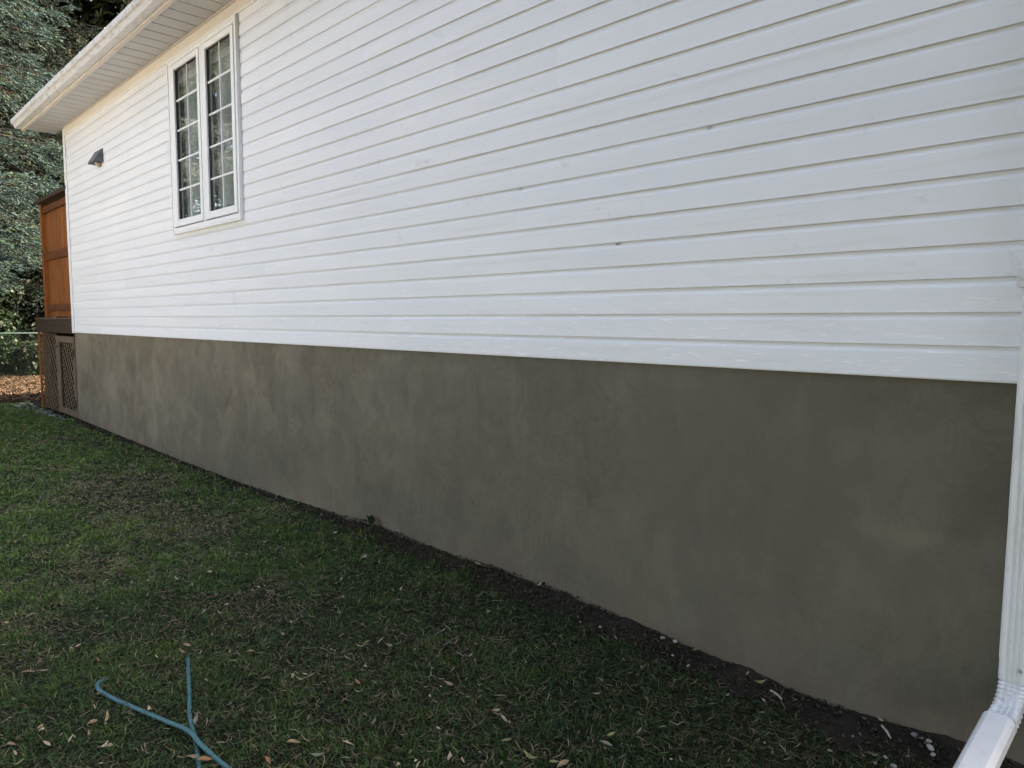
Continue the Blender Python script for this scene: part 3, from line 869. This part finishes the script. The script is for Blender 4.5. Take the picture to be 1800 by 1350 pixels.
# the blue spruce whose boughs come in from the left, and the ones behind it, shade put into their dark tint
conifer('large blue spruce with pale drooping boughs left of the house eave', (-6.6, -1.5, 0), 20.0, 4.4, 3, 190, 34, 5, 22, tint=(.044, .074, .066), size=1.4, bias=1.7, layer=1.2, z_lo=.15)
conifer('darker green spruce beyond the fence behind the wooden privacy screen', (-13.2, 5.7, 0), 25.0, 5.6, 5, 300, 30, 4, 10, tint=(.014, .021, .014), size=1.9, bias=1.5, layer=1.1, z_lo=.1)
conifer('dark spruce at the far left beyond the mulch bed', (-13.2, .2, 0), 24.0, 5.0, 8, 280, 30, 4, 10, tint=(.014, .022, .018), size=1.9, bias=1.5, layer=1.0, z_lo=.1)
for (x, y, h, r_, sd, lb) in ((-20.0, 1.0, 21, 5.5, 81, 'dense dark tree filling the gap between the two far spruces'), (-19.5, 8.0, 21, 5.5, 82, 'dense dark tree mostly hidden behind the house eave'), (-23.0, 4.5, 23, 6.0, 83, 'farthest dark tree seen through the spruce boughs')):
    broadleaf('shade_tree', lb, (x, y, 0), h, r_, sd, 15000, .26, (.014, .022, .010), low=.05, clumps=46, squash=1.1)
# understory beyond the fence
spots = [(-11.3, -.6, 2.2, 1.3, 21, 'dark leafy bush behind the chain link fence at the left edge'),
         (-11.6, 1.2, 2.6, 1.3, 22, 'dark leafy bush behind the chain link fence beside the deck'),
         (-12.2, 3.2, 3.4, 1.6, 23, 'tall dark bush hidden partly behind the deck lattice'),
         (-13.8, 2.0, 4.2, 1.7, 25, 'tall shadowy bush farthest behind the fence')]
for (x, y, h, r_, sd, lb) in spots:
    broadleaf('leafy_bush', lb, (x, y, 0), h, r_, sd, 9000, .075, (.011, .022, .010), cat='bush', group='bushes behind the fence', low=.0, clumps=34)
broadleaf('leafy_shrub', 'fresh green shrub just behind the fence rail at the left edge', (-10.9, .55, 0), 2.1, .75, 31, 5200, .06, (.008, .024, .008), cat='bush', low=.18, clumps=22)

# trees across the yard, seen mirrored in the window panes
conifer('blue spruce across the yard mirrored in the window panes', (-5.4, -5.3, 0), 18.0, 4.2, 41, 260, 26, 4, 10, .05, (.085, .115, .10), size=1.9, bias=1.5, layer=1.1)
broadleaf('shade_tree', 'dense dark tree added behind the mirrored spruce to cover the sky', (-12.5, -8.5, 0), 17, 5.0, 84, 12000, .24, (.022, .036, .016), low=.03, clumps=42, squash=1.1)  # added to keep bright sky out of the pane reflections

for (x, y, h, r_, sd, lb) in ((10.5, -10.5, 11, 4.2, 71, 'unseen broad tree added behind the viewer to shade the wall'), (17.0, -8.0, 11, 4.2, 72, 'unseen broad tree added past the downspout end for shade')):  # out of view, added to shade the right end of wall and lawn
    broadleaf('shade_tree', lb, (x, y, 0), h, r_, sd, 16000, .16, (.030, .05, .02), low=.18, clumps=40)

# ================================================================== GRASS
def grass():
    g = np.random.default_rng(11)
    N = 1150000
    x = g.uniform(-3.6, 13.4, N)
    ylo = -2.55 + (9.7 - x) * .158 - .75
    ylo = np.where(x > 9.7, -2.55 - .75, ylo)
    y = ylo + (.0 - ylo) * g.random(N)
    dist = np.hypot(x - CAM.x, y - CAM.y)
    # density per area is set by distance, thin on bare patches and on the soil
    area_w = (-ylo) / 3.0
    keep = g.random(N) < area_w * np.clip((4.3 / np.maximum(dist, 2.2)) ** 1.25, .16, 1.0)
    bare = np.zeros(N)
    for (bx, by, rx, ry, s) in ((5.4, -.85, 1.5, .42, .8), (7.6, -.75, .9, .30, .6), (9.0, -.55, .7, .25, .5), (9.35, -1.2, .5, .25, .55), (10.9, -.45, .6, .22, .8), (11.7, -.45, .8, .30, .97), (10.5, -1.05, .5, .2, .45), (2.4, -.45, 1.2, .2, .3), (12.4, -.9, .7, .5, .8), (7.2, -1.9, .8, .3, .3)):
        bare = np.maximum(bare, s * np.exp(-((x - bx) / rx) ** 2 - ((y - by) / ry) ** 2))
    bare = np.clip(bare + 1.0 * (fbm(x, y, .5, 21) - .50), 0, 1)
    sw = soil_width(x)
    edge = np.clip((-y - sw * .5) / .14 + 1.7 * (fbm(x, y, .2, 23) - .46), 0.08, 1)
    tuft = fbm(x, y, .11, 33)
    keep &= g.random(N) < edge * (1 - .72 * bare) * np.clip(.35 + 2.6 * (tuft - .33), .25, 1)
    keep &= ~((((x + 7.0) / 3.75) ** 2 + ((y - 1.1) / 2.6) ** 2) < .97)
    x, y, dist, bare, edge, tuft = x[keep], y[keep], dist[keep], bare[keep], edge[keep], tuft[keep]
    n = len(x)
    sc = np.clip(dist / 4.0, 1.0, 2.2)
    lush = fbm(x, y, .35, 25)
    hgt = (.024 + .032 * g.random(n) ** 1.8) * (.5 + .6 * lush + .5 * (tuft - .3)) * (1 - .35 * bare) * (.75 + .25 * sc)
    wid = g.uniform(.0012, .0030, n) * sc
    az = g.uniform(0, 2 * np.pi, n) + 2.0 * (fbm(x, y, .3, 27) - .5)
    lean = .3 + 1.25 * g.random(n) ** .8 + .25 * bare
    curl = g.uniform(.1, 1.1, n)
    du = np.stack([np.cos(az), np.sin(az), az * 0], 1); sd = np.stack([-np.sin(az), np.cos(az), az * 0], 1)
    zb = GZ + .0 * x
    near = np.clip(1 + y / sw[keep], 0, 1)
    zb = zb + near * (soil_top(x) - GZ) * .9
    p0 = np.stack([x, y, zb - .004], 1)
    l1 = lean; l2 = np.minimum(lean + curl, 1.62)
    m1 = p0 + (du * np.sin(l1)[:, None] + np.array([0, 0, 1]) * np.cos(l1)[:, None]) * (hgt * .55)[:, None]
    m2 = m1 + (du * np.sin(l2)[:, None] + np.array([0, 0, 1]) * np.cos(l2)[:, None]) * (hgt * .55)[:, None]
    V = np.empty((n, 5, 3), np.float32)
    V[:, 0] = p0 - sd * wid[:, None]; V[:, 1] = p0 + sd * wid[:, None]
    V[:, 2] = m1 + sd * (wid * .85)[:, None]; V[:, 3] = m1 - sd * (wid * .85)[:, None]; V[:, 4] = m2
    b = np.arange(n)[:, None] * 5
    tris = np.concatenate([b + [0, 1, 2], b + [0, 2, 3], b + [3, 2, 4]], 1).reshape(-1, 3)
    hue = fbm(x, y, .6, 29)
    c = np.empty((n, 3))
    dark = np.array([.011, .027, .007]); lite = np.array([.066, .112, .018])
    k = np.clip(.75 * g.random(n) ** 1.6 + .9 * (hue - .42) + np.interp(x, [3, 8, 10, 12], [.30, .16, -.16, -.26]) + .7 * (tuft - .5), 0, 1)[:, None]  # the tone ramp along x stands in for stronger light at the left
    c[:] = dark * (1 - k) + lite * k
    blue = g.random(n) < .15
    c[blue] = c[blue] * np.array([.9, 1.0, 1.5])
    straw = g.random(n) < (.07 + .5 * bare)
    c[straw] = np.array([.105, .088, .052]) * g.uniform(.3, 1.5, (straw.sum(), 1))
    c *= g.uniform(.65, 1.35, (n, 1)) * np.interp(x, [3, 7, 9, 11], [1.9, 1.8, 1.2, .95])[:, None]  # light falloff from left to right painted into the blade colour
    C = np.repeat(c, 5, 0).reshape(n, 5, 3)
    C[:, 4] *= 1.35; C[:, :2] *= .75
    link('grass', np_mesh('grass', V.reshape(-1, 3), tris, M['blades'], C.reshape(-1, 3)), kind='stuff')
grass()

def thatch():
    # flat matted layer of old clippings and creeping stems between the blades
    g = np.random.default_rng(17)
    N = 210000
    x = g.uniform(-3.4, 13.3, N); ylo = np.where(x > 9.7, -3.2, -3.2 + (9.7 - x) * .158); y = ylo * g.random(N)
    dist = np.hypot(x - CAM.x, y - CAM.y)
    keep = g.random(N) < (-ylo) / 3.2 * np.clip((4.6 / np.maximum(dist, 2.4)) ** 1.2, .2, 1)
    keep &= (-y) > soil_width(x) * (.35 + .9 * fbm(x, y, .25, 41)) * .9
    keep &= ~((((x + 7.0) / 3.75) ** 2 + ((y - 1.1) / 2.6) ** 2) < .97)
    x, y, dist = x[keep], y[keep], dist[keep]; n = len(x); sc = np.clip(dist / 4.0, 1, 2.3)
    a = g.uniform(0, 6.28, n); L_ = g.uniform(.010, .030, n) * (.8 + .2 * sc); W_ = g.uniform(.0009, .0022, n) * sc
    d = np.stack([np.cos(a), np.sin(a), g.normal(0, .28, n)], 1); d = unit(d); s = np.stack([-np.sin(a), np.cos(a), g.normal(0, .3, n)], 1)
    bend = g.normal(0, .35, n)[:, None]
    P = np.stack([x, y, GZ + .004 + .020 * g.random(n)], 1)
    V = np.empty((n, 6, 3)); 
    for i, q in enumerate((-1, 0, 1)):
        c = P + d * (q * L_)[:, None] + s * bend * (abs(q) * L_)[:, None] * .8
        V[:, i * 2] = c - s * W_[:, None] * (1 - .5 * abs(q)); V[:, i * 2 + 1] = c + s * W_[:, None] * (1 - .5 * abs(q))
    b = np.arange(n)[:, None] * 6
    F = np.concatenate([b + [0, 1, 3, 2], b + [2, 3, 5, 4]], 1).reshape(-1, 4)
    dry_light = np.clip(fbm(x, y, .55, 43) * 2.4 - .85 + .6 * np.exp(-((x - 5.6) / 1.6) ** 2 - ((y + .95) / .45) ** 2) + .3 * np.exp(-((x - 9.2) / .7) ** 2 - ((y + 1.1) / .35) ** 2), 0, 1)
    dry_light *= np.interp(x, [8.5, 10.2], [1, .5])
    tan = g.random(n) < .09 + .55 * dry_light
    c = np.where(tan[:, None], np.array([.105, .084, .054]), np.array([.022, .046, .013])) * g.uniform(.35, 1.6, (n, 1)) * np.interp(x, [3, 7, 9, 11], [1.7, 1.6, 1.15, .95])[:, None]  # brightness drop along x paints the same light falloff as the blades
    pale = g.random(n) < .02
    c[pale] = np.array([.21, .19, .14]) * g.uniform(.6, 1.2, (pale.sum(), 1))
    link('thatch', np_mesh('thatch', V.reshape(-1, 3), F, M['bits'], np.repeat(c, 6, 0)), kind='stuff')
thatch()

# ---- loose bits: clods on the soil, mulch chips, pale stones by the gate
def chunks(name, P, S, C, seed, flat=.6):
    g = np.random.default_rng(seed); n = len(P)
    o = np.array([(1, 0, 0), (-1, 0, 0), (0, 1, 0), (0, -1, 0), (0, 0, 1), (0, 0, -1)], float)
    f = np.array([(0, 2, 4), (2, 1, 4), (1, 3, 4), (3, 0, 4), (2, 0, 5), (1, 2, 5), (3, 1, 5), (0, 3, 5)])
    V = o[None] * g.uniform(.45, 1.15, (n, 6, 1)) + g.normal(0, .18, (n, 6, 3))
    V[:, :, 2] *= flat
    a = g.uniform(0, 6.28, n); ca, sa = np.cos(a)[:, None], np.sin(a)[:, None]
    X = V[:, :, 0] * ca - V[:, :, 1] * sa; Y = V[:, :, 0] * sa + V[:, :, 1] * ca
    tl = g.normal(0, .4, (n, 1))
    Z = V[:, :, 2] + X * tl
    V = np.stack([X, Y, Z], 2) * S[:, None, None] + P[:, None, :]
    F = (np.arange(n)[:, None, None] * 6 + f[None]).reshape(-1, 3)
    return link(name, np_mesh(name, V.reshape(-1, 3), F, M['bits'], np.repeat(C, 6, 0)), kind='stuff')
g = np.random.default_rng(51)
n = 15000
x = g.uniform(0.05, 13.2, n); w = soil_width(x); u = g.random(n) ** 1.3
y = -.01 - u * w * 1.05
z = soil_top(x) * (1 - u) ** 1.3 + GZ * (1 - (1 - u) ** 1.3)
S = .003 + .013 * g.random(n) ** 4
C = np.array([.032, .024, .017]) * g.uniform(.3, 1.7, (n, 1))
pale = g.random(n) < .02
C[pale] = np.array([.11, .095, .075]) * g.uniform(.5, 1.3, (pale.sum(), 1)); S[pale] *= .7
chunks('soil_clods', np.stack([x, y, z + S * .2], 1), S, C, 52)

def chips(name, P, L_, W_, C, seed, tilt=.5):
    g = np.random.default_rng(seed); n = len(P)
    a = g.uniform(0, 6.28, n); t1 = g.normal(0, tilt, n); t2 = g.normal(0, tilt, n)
    d = np.stack([np.cos(a), np.sin(a), t1], 1); d = unit(d)
    s = np.stack([-np.sin(a), np.cos(a), t2], 1); s = unit(s)
    up = np.cross(d, s)
    V = np.empty((n, 6, 3))
    for i, (q, r_) in enumerate(((-1, -.5), (0, -1), (1, -.3), (1, .3), (0, 1), (-1, .5))):
        V[:, i] = P + d * (q * L_)[:, None] + s * (r_ * W_)[:, None] + up * ((abs(q) * .3) * W_ * g.uniform(-.6, 1, n))[:, None]
    b = np.arange(n)[:, None] * 6
    F = np.concatenate([b + [0, 1, 4, 5], b + [1, 2, 3, 4]], 1).reshape(-1, 4)
    return link(name, np_mesh(name, V.reshape(-1, 3), F, M['bits'], np.repeat(C, 6, 0)), kind='stuff')
n = 26000
a = g.uniform(0, 6.28, n); q = np.sqrt(g.random(n))
x = -7.0 + 3.72 * q * np.cos(a); y = 1.1 + 2.57 * q * np.sin(a)
C = np.array([.050, .033, .021]) * g.uniform(.25, 1.8, (n, 1)); C[g.random(n) < .2] *= np.array([1.5, 1.55, 1.4])
chips('mulch_chips', np.stack([x, y, GZ + .012 + .03 * g.random(n) + .04 * fbm(x, y, .5, 61)], 1), g.uniform(.018, .05, n), g.uniform(.006, .016, n), C, 53)
n = 130
x = g.uniform(-3.4, -.1, n); y = -.05 - .30 * g.random(n) * (1 - .5 * (x + 3.4) / 3.3)
C = np.array([.20, .20, .19]) * g.uniform(.3, 1.2, (n, 1))
chunks('pale_gravel', np.stack([x, y, np.full(n, GZ + .02)], 1), g.uniform(.012, .05, n), C, 54, .45)
# fine pale litter between the blades (clippings, petals, crumbs of leaf)
n = 900
x = g.uniform(2, 13, n); ylo = -2.55 + (9.7 - x) * .158 - .3
y = ylo * g.random(n)
C = np.array([.24, .20, .14]) * g.uniform(.35, 1.3, (n, 1))
chips('leaf_litter', np.stack([x, y, GZ + .022 + .02 * g.random(n)], 1), g.uniform(.005, .014, n), g.uniform(.002, .006, n), C, 55, .6)

# ================================================================== HOSE
hose_pts = [(9.081, -1.93, -.046), (9.083, -1.90, -.02), (9.10, -1.845, -.044)]
hz = GZ + .014
main = [(9.12, -1.99, GZ - .03), (9.165, -2.055, GZ - .012), (9.206, -2.104, hz - .006), (9.236, -2.132, hz + .003), (9.307, -2.144, hz + .004), (9.419, -2.118, hz), (9.568, -2.075, hz), (9.752, -2.027, hz + .006), (9.909, -1.998, hz + .022),
        (10.026, -1.992, hz + .012), (10.169, -1.975, hz), (10.349, -1.953, hz), (10.62, -1.90, hz - .004), (10.95, -1.92, hz), (11.25, -2.10, hz), (11.30, -2.38, hz - .004), (11.02, -2.50, hz), (10.68, -2.36, hz),
        (10.42, -2.17, hz - .004), (10.196, -2.066, hz - .006), (10.068, -2.023, hz - .010), (9.939, -1.984, hz - .006), (9.783, -1.945, hz), (9.574, -1.870, hz), (9.361, -1.796, hz - .002), (9.25, -1.755, GZ + .006), (9.15, -1.72, GZ - .014)]
def smooth_path(pts, k=7):
    P = [Vector(p) for p in pts]; out = []
    for i in range(len(P) - 1):
        p0 = P[max(i - 1, 0)]; p1 = P[i]; p2 = P[i + 1]; p3 = P[min(i + 2, len(P) - 1)]
        for j in range(k):
            t = j / k
            out.append(.5 * ((2 * p1) + (-p0 + p2) * t + (2 * p0 - 5 * p1 + 4 * p2 - p3) * t * t + (-p0 + 3 * p1 - 3 * p2 + p3) * t ** 3))
    out.append(P[-1]); return out
hm = MB(); hm.tube(smooth_path(main), .0088, 10)
hs = hm.build('garden_hose', M['hose'], smooth=True)
hs['label'] = 'blue garden hose crossing over itself in the dark grass'; hs['category'] = 'hose'

# ================================================================== FALLEN LEAVES AND STONES
def leaf_mesh(name, col, L_, W_, curl, fold, twist, seed):
    rr = random.Random(seed); mb = MB(); n = 7; rows = []
    for i in range(n):
        t = i / (n - 1); w = W_ * math.sin(math.pi * min(.97, max(.05, t ** .85))) * (1 if i else .3)
        zc = curl * (2 * t - 1) ** 2 * L_; ang = twist * (t - .5)
        yo = .06 * L_ * math.sin(t * 3 + seed)
        r_ = []
        for k, e in ((-1, 1), (0, 0), (1, 1)):
            yy = k * w; zz = e * fold * w
            r_.append((L_ * (t - .5), yo + yy * math.cos(ang) - zz * math.sin(ang), zc + yy * math.sin(ang) + zz * math.cos(ang) + rr.uniform(-.0006, .0006)))
        rows.append(r_)
    vs = [p for r_ in rows for p in r_]
    fs = [(i * 3 + k, i * 3 + k + 1, (i + 1) * 3 + k + 1, (i + 1) * 3 + k) for i in range(n - 1) for k in range(2)]
    mb.add(vs, fs)
    return mb
leafcol = dict(t=(.20, .145, .085), p=(.30, .25, .175), o=(.20, .105, .045), k=(.23, .150, .105), y=(.19, .175, .080), g=(.12, .13, .095), n=(.07, .11, .06))
lname = dict(t='tan', p='pale cream', o='orange brown', k='pinkish brown', y='yellow', g='grey green', n='round green')
lmats = {}
for k_, c in leafcol.items():
    t_ = NT('dry_leaf_' + lname[k_].replace(' ', '_'))
    nz = t_.noise(t_.coord(), 55, 4)
    t_.set(t_.ramp(nz, [(.3, tuple(v * .6 for v in c)), (.6, c), (.8, tuple(v * 1.15 for v in c))]), .6, .3)
    lmats[k_] = t_.m
LEAVES = [ (8.933,-2.041,'o'), (9.024,-2.070,'o'), (8.940,-2.331,'t'), (8.949,-2.285,'t'), (9.360,-2.157,'t'), (9.638,-2.049,'p'), (9.479,-2.395,'t'), (9.512,-2.394,'p'), (9.593,-2.194,'t'), (9.568,-2.238,'t'), (9.665,-2.275,'t'), (9.614,-2.400,'p'), (9.782,-2.258,'p'), (9.805,-2.240,'t'), (9.536,-2.495,'k'), (9.677,-2.506,'y'), (9.156,-1.727,'t'), (9.200,-1.759,'t'), (9.849,-1.938,'g'), (9.889,-1.960,'g'), (10.069,-2.049,'t'), (10.122,-2.019,'o'), (9.440,-1.538,'t'), (9.347,-1.333,'k'), (9.794,-1.507,'y'), (9.849,-1.493,'y'), (9.839,-1.447,'k'), (9.885,-1.414,'k'), (9.937,-1.473,'g'), (10.254,-1.746,'t'), (10.282,-1.860,'o'), (10.367,-1.720,'g'), (8.635,-0.382,'p'), (9.739,-1.085,'y'), (9.762,-1.017,'p'), (9.840,-1.034,'t'), (10.033,-1.327,'o'), (10.106,-1.368,'p'), (10.123,-0.717,'t'), (10.311,-1.049,'t'), (10.385,-1.028,'t'), (10.655,-1.068,'t'), (10.685,-1.066,'p'), (10.621,-1.061,'y'), (10.457,-1.270,'o'), (10.494,-1.422,'k'), (10.401,-1.601,'p'), (10.793,-1.159,'y'), (10.931,-1.178,'y'), (11.016,-1.134,'y'), (11.045,-1.122,'t'), (10.824,-0.659,'y'), (11.049,-0.845,'y'), (9.929,-.05,'p'), (9.619,-0.105,'n'), (9.390,-.045,'y'), (9.530,-0.158,'p'), (10.939,-.035,'y'), (11.279,-0.084,'y'), (11.209,-0.060,'p'), (11.617,-0.076,'y'), (11.705,-0.062,'y'), (11.751,-.035,'p'), (11.898,-0.082,'g'), (1.453,-1.096,'p'), (3.187,-1.473,'p'), (4.148,-1.474,'o'), (3.635,-1.000,'g'), (8.170,-1.425,'p'), (8.637,-1.372,'p'), (8.652,-1.404,'t'), (8.250,-1.171,'p'), (8.218,-1.248,'p'), (8.031,-0.251,'p'), (8.923,-0.770,'t'), (10.041,-0.775,'t'), (10.180,-1.331,'g'), (10.344,-1.455,'g'), (11.079,-0.919,'g'), (10.724,-1.380,'p'), (11.118,-0.774,'g'), (5.986,-1.145,'g'), (5.519,-1.633,'g'), (6.912,-1.268,'p') ]
lshape = {}
for k_ in leafcol:
    for s_ in range(4):
        rr = random.Random(ord(k_) * 7 + s_)
        if k_ == 'n': lshape[k_, s_] = leaf_mesh('leaf', 0, .07, .026, .08, .15, .3, s_).mesh('fallen_leaf', lmats[k_], True)
        else:
            cu, fo_, tw_ = ((.05, .12, .2), (.34, .3, .4), (.08, 1.0, .3), (.14, .35, 2.0))[s_]
            lshape[k_, s_] = leaf_mesh('leaf', 0, rr.uniform(.046, .070), rr.uniform(.007, .0125), cu, fo_, tw_, s_).mesh('fallen_leaf', lmats[k_], True)
SHAPES = ('flat', 'curled', 'folded', 'twisted')
def zone(x, y):
    if x < 2: return 'near the deck gate'
    if x < 7: return 'far out on the lawn'
    if y > -.13: return 'on soil against the foundation'
    if x < 8.2: return 'on the lawn below the foundation stains'
    if x < 9.0 and y > -1.6: return 'on thin grass below the foundation weed'
    hx = np.interp(x, [9.0, 9.3, 9.9, 10.35], [-2.0, -2.14, -2.0, -1.95])
    if 9.8 < x < 10.0 and abs(y - hx) < .08: return 'resting on the hose crossing'
    if y < hx - .2: return 'in the bottom left corner before the hose'
    if y < hx: return 'in grass just below the curved hose'
    if y < -1.7: return 'in grass inside the hose bend'
    if x < 10.0: return 'in grass right of the upright hose strand'
    if x < 10.6: return 'in dark grass at mid lawn'
    return 'in dark grass before the bare soil'
rr = random.Random(99)
used = {}
for i, (x, y, k_) in enumerate(LEAVES):
    zt = zone(x, y); c_ = used.get((k_, zt), 0); used[k_, zt] = c_ + 1
    sh = (c_ + i) % 4 if c_ == 0 else (used[k_, zt, 's'] + c_) % 4
    if c_ == 0: used[k_, zt, 's'] = sh
    small = c_ >= 4
    lab = '%s%s %s fallen leaf %s' % ('small ' if small else '', SHAPES[sh], lname[k_], zt) if k_ != 'n' else 'round green leaf lying on soil near the foundation'
    zz = GZ + .022 + .012 * rr.random()
    if y > -.25: zz = float(soil_top(x)) * (1 + y / .35) + GZ * (-y / .35) + .018
    if 'hose crossing' in lab: zz = hz + .04
    o = link('fallen_leaf', lshape[k_, sh], None, (x, y, zz), (rr.uniform(-.45, .45), rr.uniform(-.4, .4), rr.uniform(0, 6.28)))
    sc_ = (.7 if small else rr.uniform(.68, .95)) * (1 if x > 7 else 1.35)
    o.scale = (sc_,) * 3
    o['label'] = lab; o['category'] = 'leaf'; o['group'] = 'fallen leaves ' + zt

pm = simple('pale_stone', (.23, .22, .195), .8, .2, 30)
STONES = [ (10.817,-0.03,0.0234), (10.754,-0.042,0.0210), (10.458,-0.160,0.0164), (11.878,-0.052,0.0210), (11.943,-0.101,0.0257), (11.961,-0.133,0.0187), (11.873,-0.274,0.0210), (11.930,-0.064,0.0187), (11.835,-0.241,0.0140), (11.702,-0.186,0.0094), (11.819,-0.296,0.0117), (10.872,-0.136,0.0117), (10.817,-0.312,0.0094), (6.761,-0.104,0.0094), (7.011,-0.055,0.0094), (11.283,-0.796,0.0094), (11.477,-0.454,0.0070) ]
def stone_mesh(seed):
    bm = bmesh.new(); bmesh.ops.create_icosphere(bm, subdivisions=2, radius=.5)
    rr = random.Random(seed); ax = [Vector((rr.gauss(0, 1), rr.gauss(0, 1), rr.gauss(0, 1))).normalized() for _ in range(6)]
    for v in bm.verts:
        d = v.co.normalized(); k = 1
        for a in ax: k -= .16 * max(0, d.dot(a) - .45)
        v.co = Vector((d.x * .6 * k, d.y * .45 * k, d.z * .36 * k))
    me = bpy.data.meshes.new('pebble'); bm.to_mesh(me); bm.free(); me.materials.append(pm)
    me.polygons.foreach_set('use_smooth', [True] * len(me.polygons)); return me
sms = [stone_mesh(k) for k in range(4)]
PEB = ['large whitish pebble on soil at the foundation, left of the yellow leaf', 'pale pebble on soil, upper left neighbour of the large whitish one', 'pale pebble in thin grass farther up the soil strip',
       'pale pebble nearest the foundation beside the downspout end', 'largest white pebble left of the downspout extension', 'white pebble touching below the largest white one', 'pale pebble in front of the bare soil near the extension',
       'pale pebble just above the largest white pebble', 'small pale pebble on bare soil left of the extension', 'tiny pale pebble between the twigs and the extension', 'tiny pale pebble lowest on the bare soil', 'small pale pebble below the large whitish one',
       'tiny pale pebble at the grass edge below the yellow leaf', 'tiny pale pebble far along the soil strip', 'tiny pale pebble far along the strip, second from the deck', 'tiny pale pebble in the grass before the soil', 'tiniest pale pebble between grass and twigs']
for i, (x, y, d) in enumerate(STONES):
    lab = PEB[i]
    zz = float(soil_top(x)) * max(0, 1 + y / .4) + GZ * min(1, -y / .4) + d * .12
    o = link('pebble', sms[i % 4], None, (x, y, zz + (.012 if y < -.3 else 0.006)), (rr.uniform(-.3, .3), rr.uniform(-.3, .3), rr.uniform(0, 6.28)))
    o.scale = (d * 1.1,) * 3
    o['label'] = lab; o['category'] = 'pebble'; o['group'] = 'pale pebbles on the soil strip'
# pale twigs on the soil
twm = simple('bleached_twig', (.36, .31, .25), .8, .2, 40)
for (x, y, L_, a, lab) in ((11.36, -.10, .075, -.5, 'short bleached wood stick on the soil strip'), (11.79, -.09, .085, -.9, 'slim grey twig lying on soil near the downspout')):
    tw = MB(); tw.tube([(-L_ / 2, 0, 0), (0, .002, .003), (L_ / 2, 0, 0)], [.004, .005, .003], 6)
    o = tw.build('twig', twm); o.location = (x, y, float(soil_top(x)) + .0); o.rotation_euler = (0, 0, a)
    o['label'] = lab; o['category'] = 'twig'
# weed against the foundation
wd = thing('weed', 'small dark broad leaved weed growing against the foundation', 'weed', (8.22, -.05, .04))
wm = simple('weed_green', (.022, .045, .018), .5, .2, 30)
for k in range(6):
    a = k * 1.05 + .3; q = leaf_mesh('l', 0, .075, .024, .05, .25, .2, k)
    o = q.build('leaf', wm, wd, smooth=True)
    o.rotation_euler = (0, -.75 - .12 * (k % 3), a); o.location = (.022 * math.cos(a), .022 * math.sin(a) * .6, .025 + .006 * k)
MB().tube([(0, 0, -.06), (0, 0, .05)], .003, 5).build('stem', wm, wd)
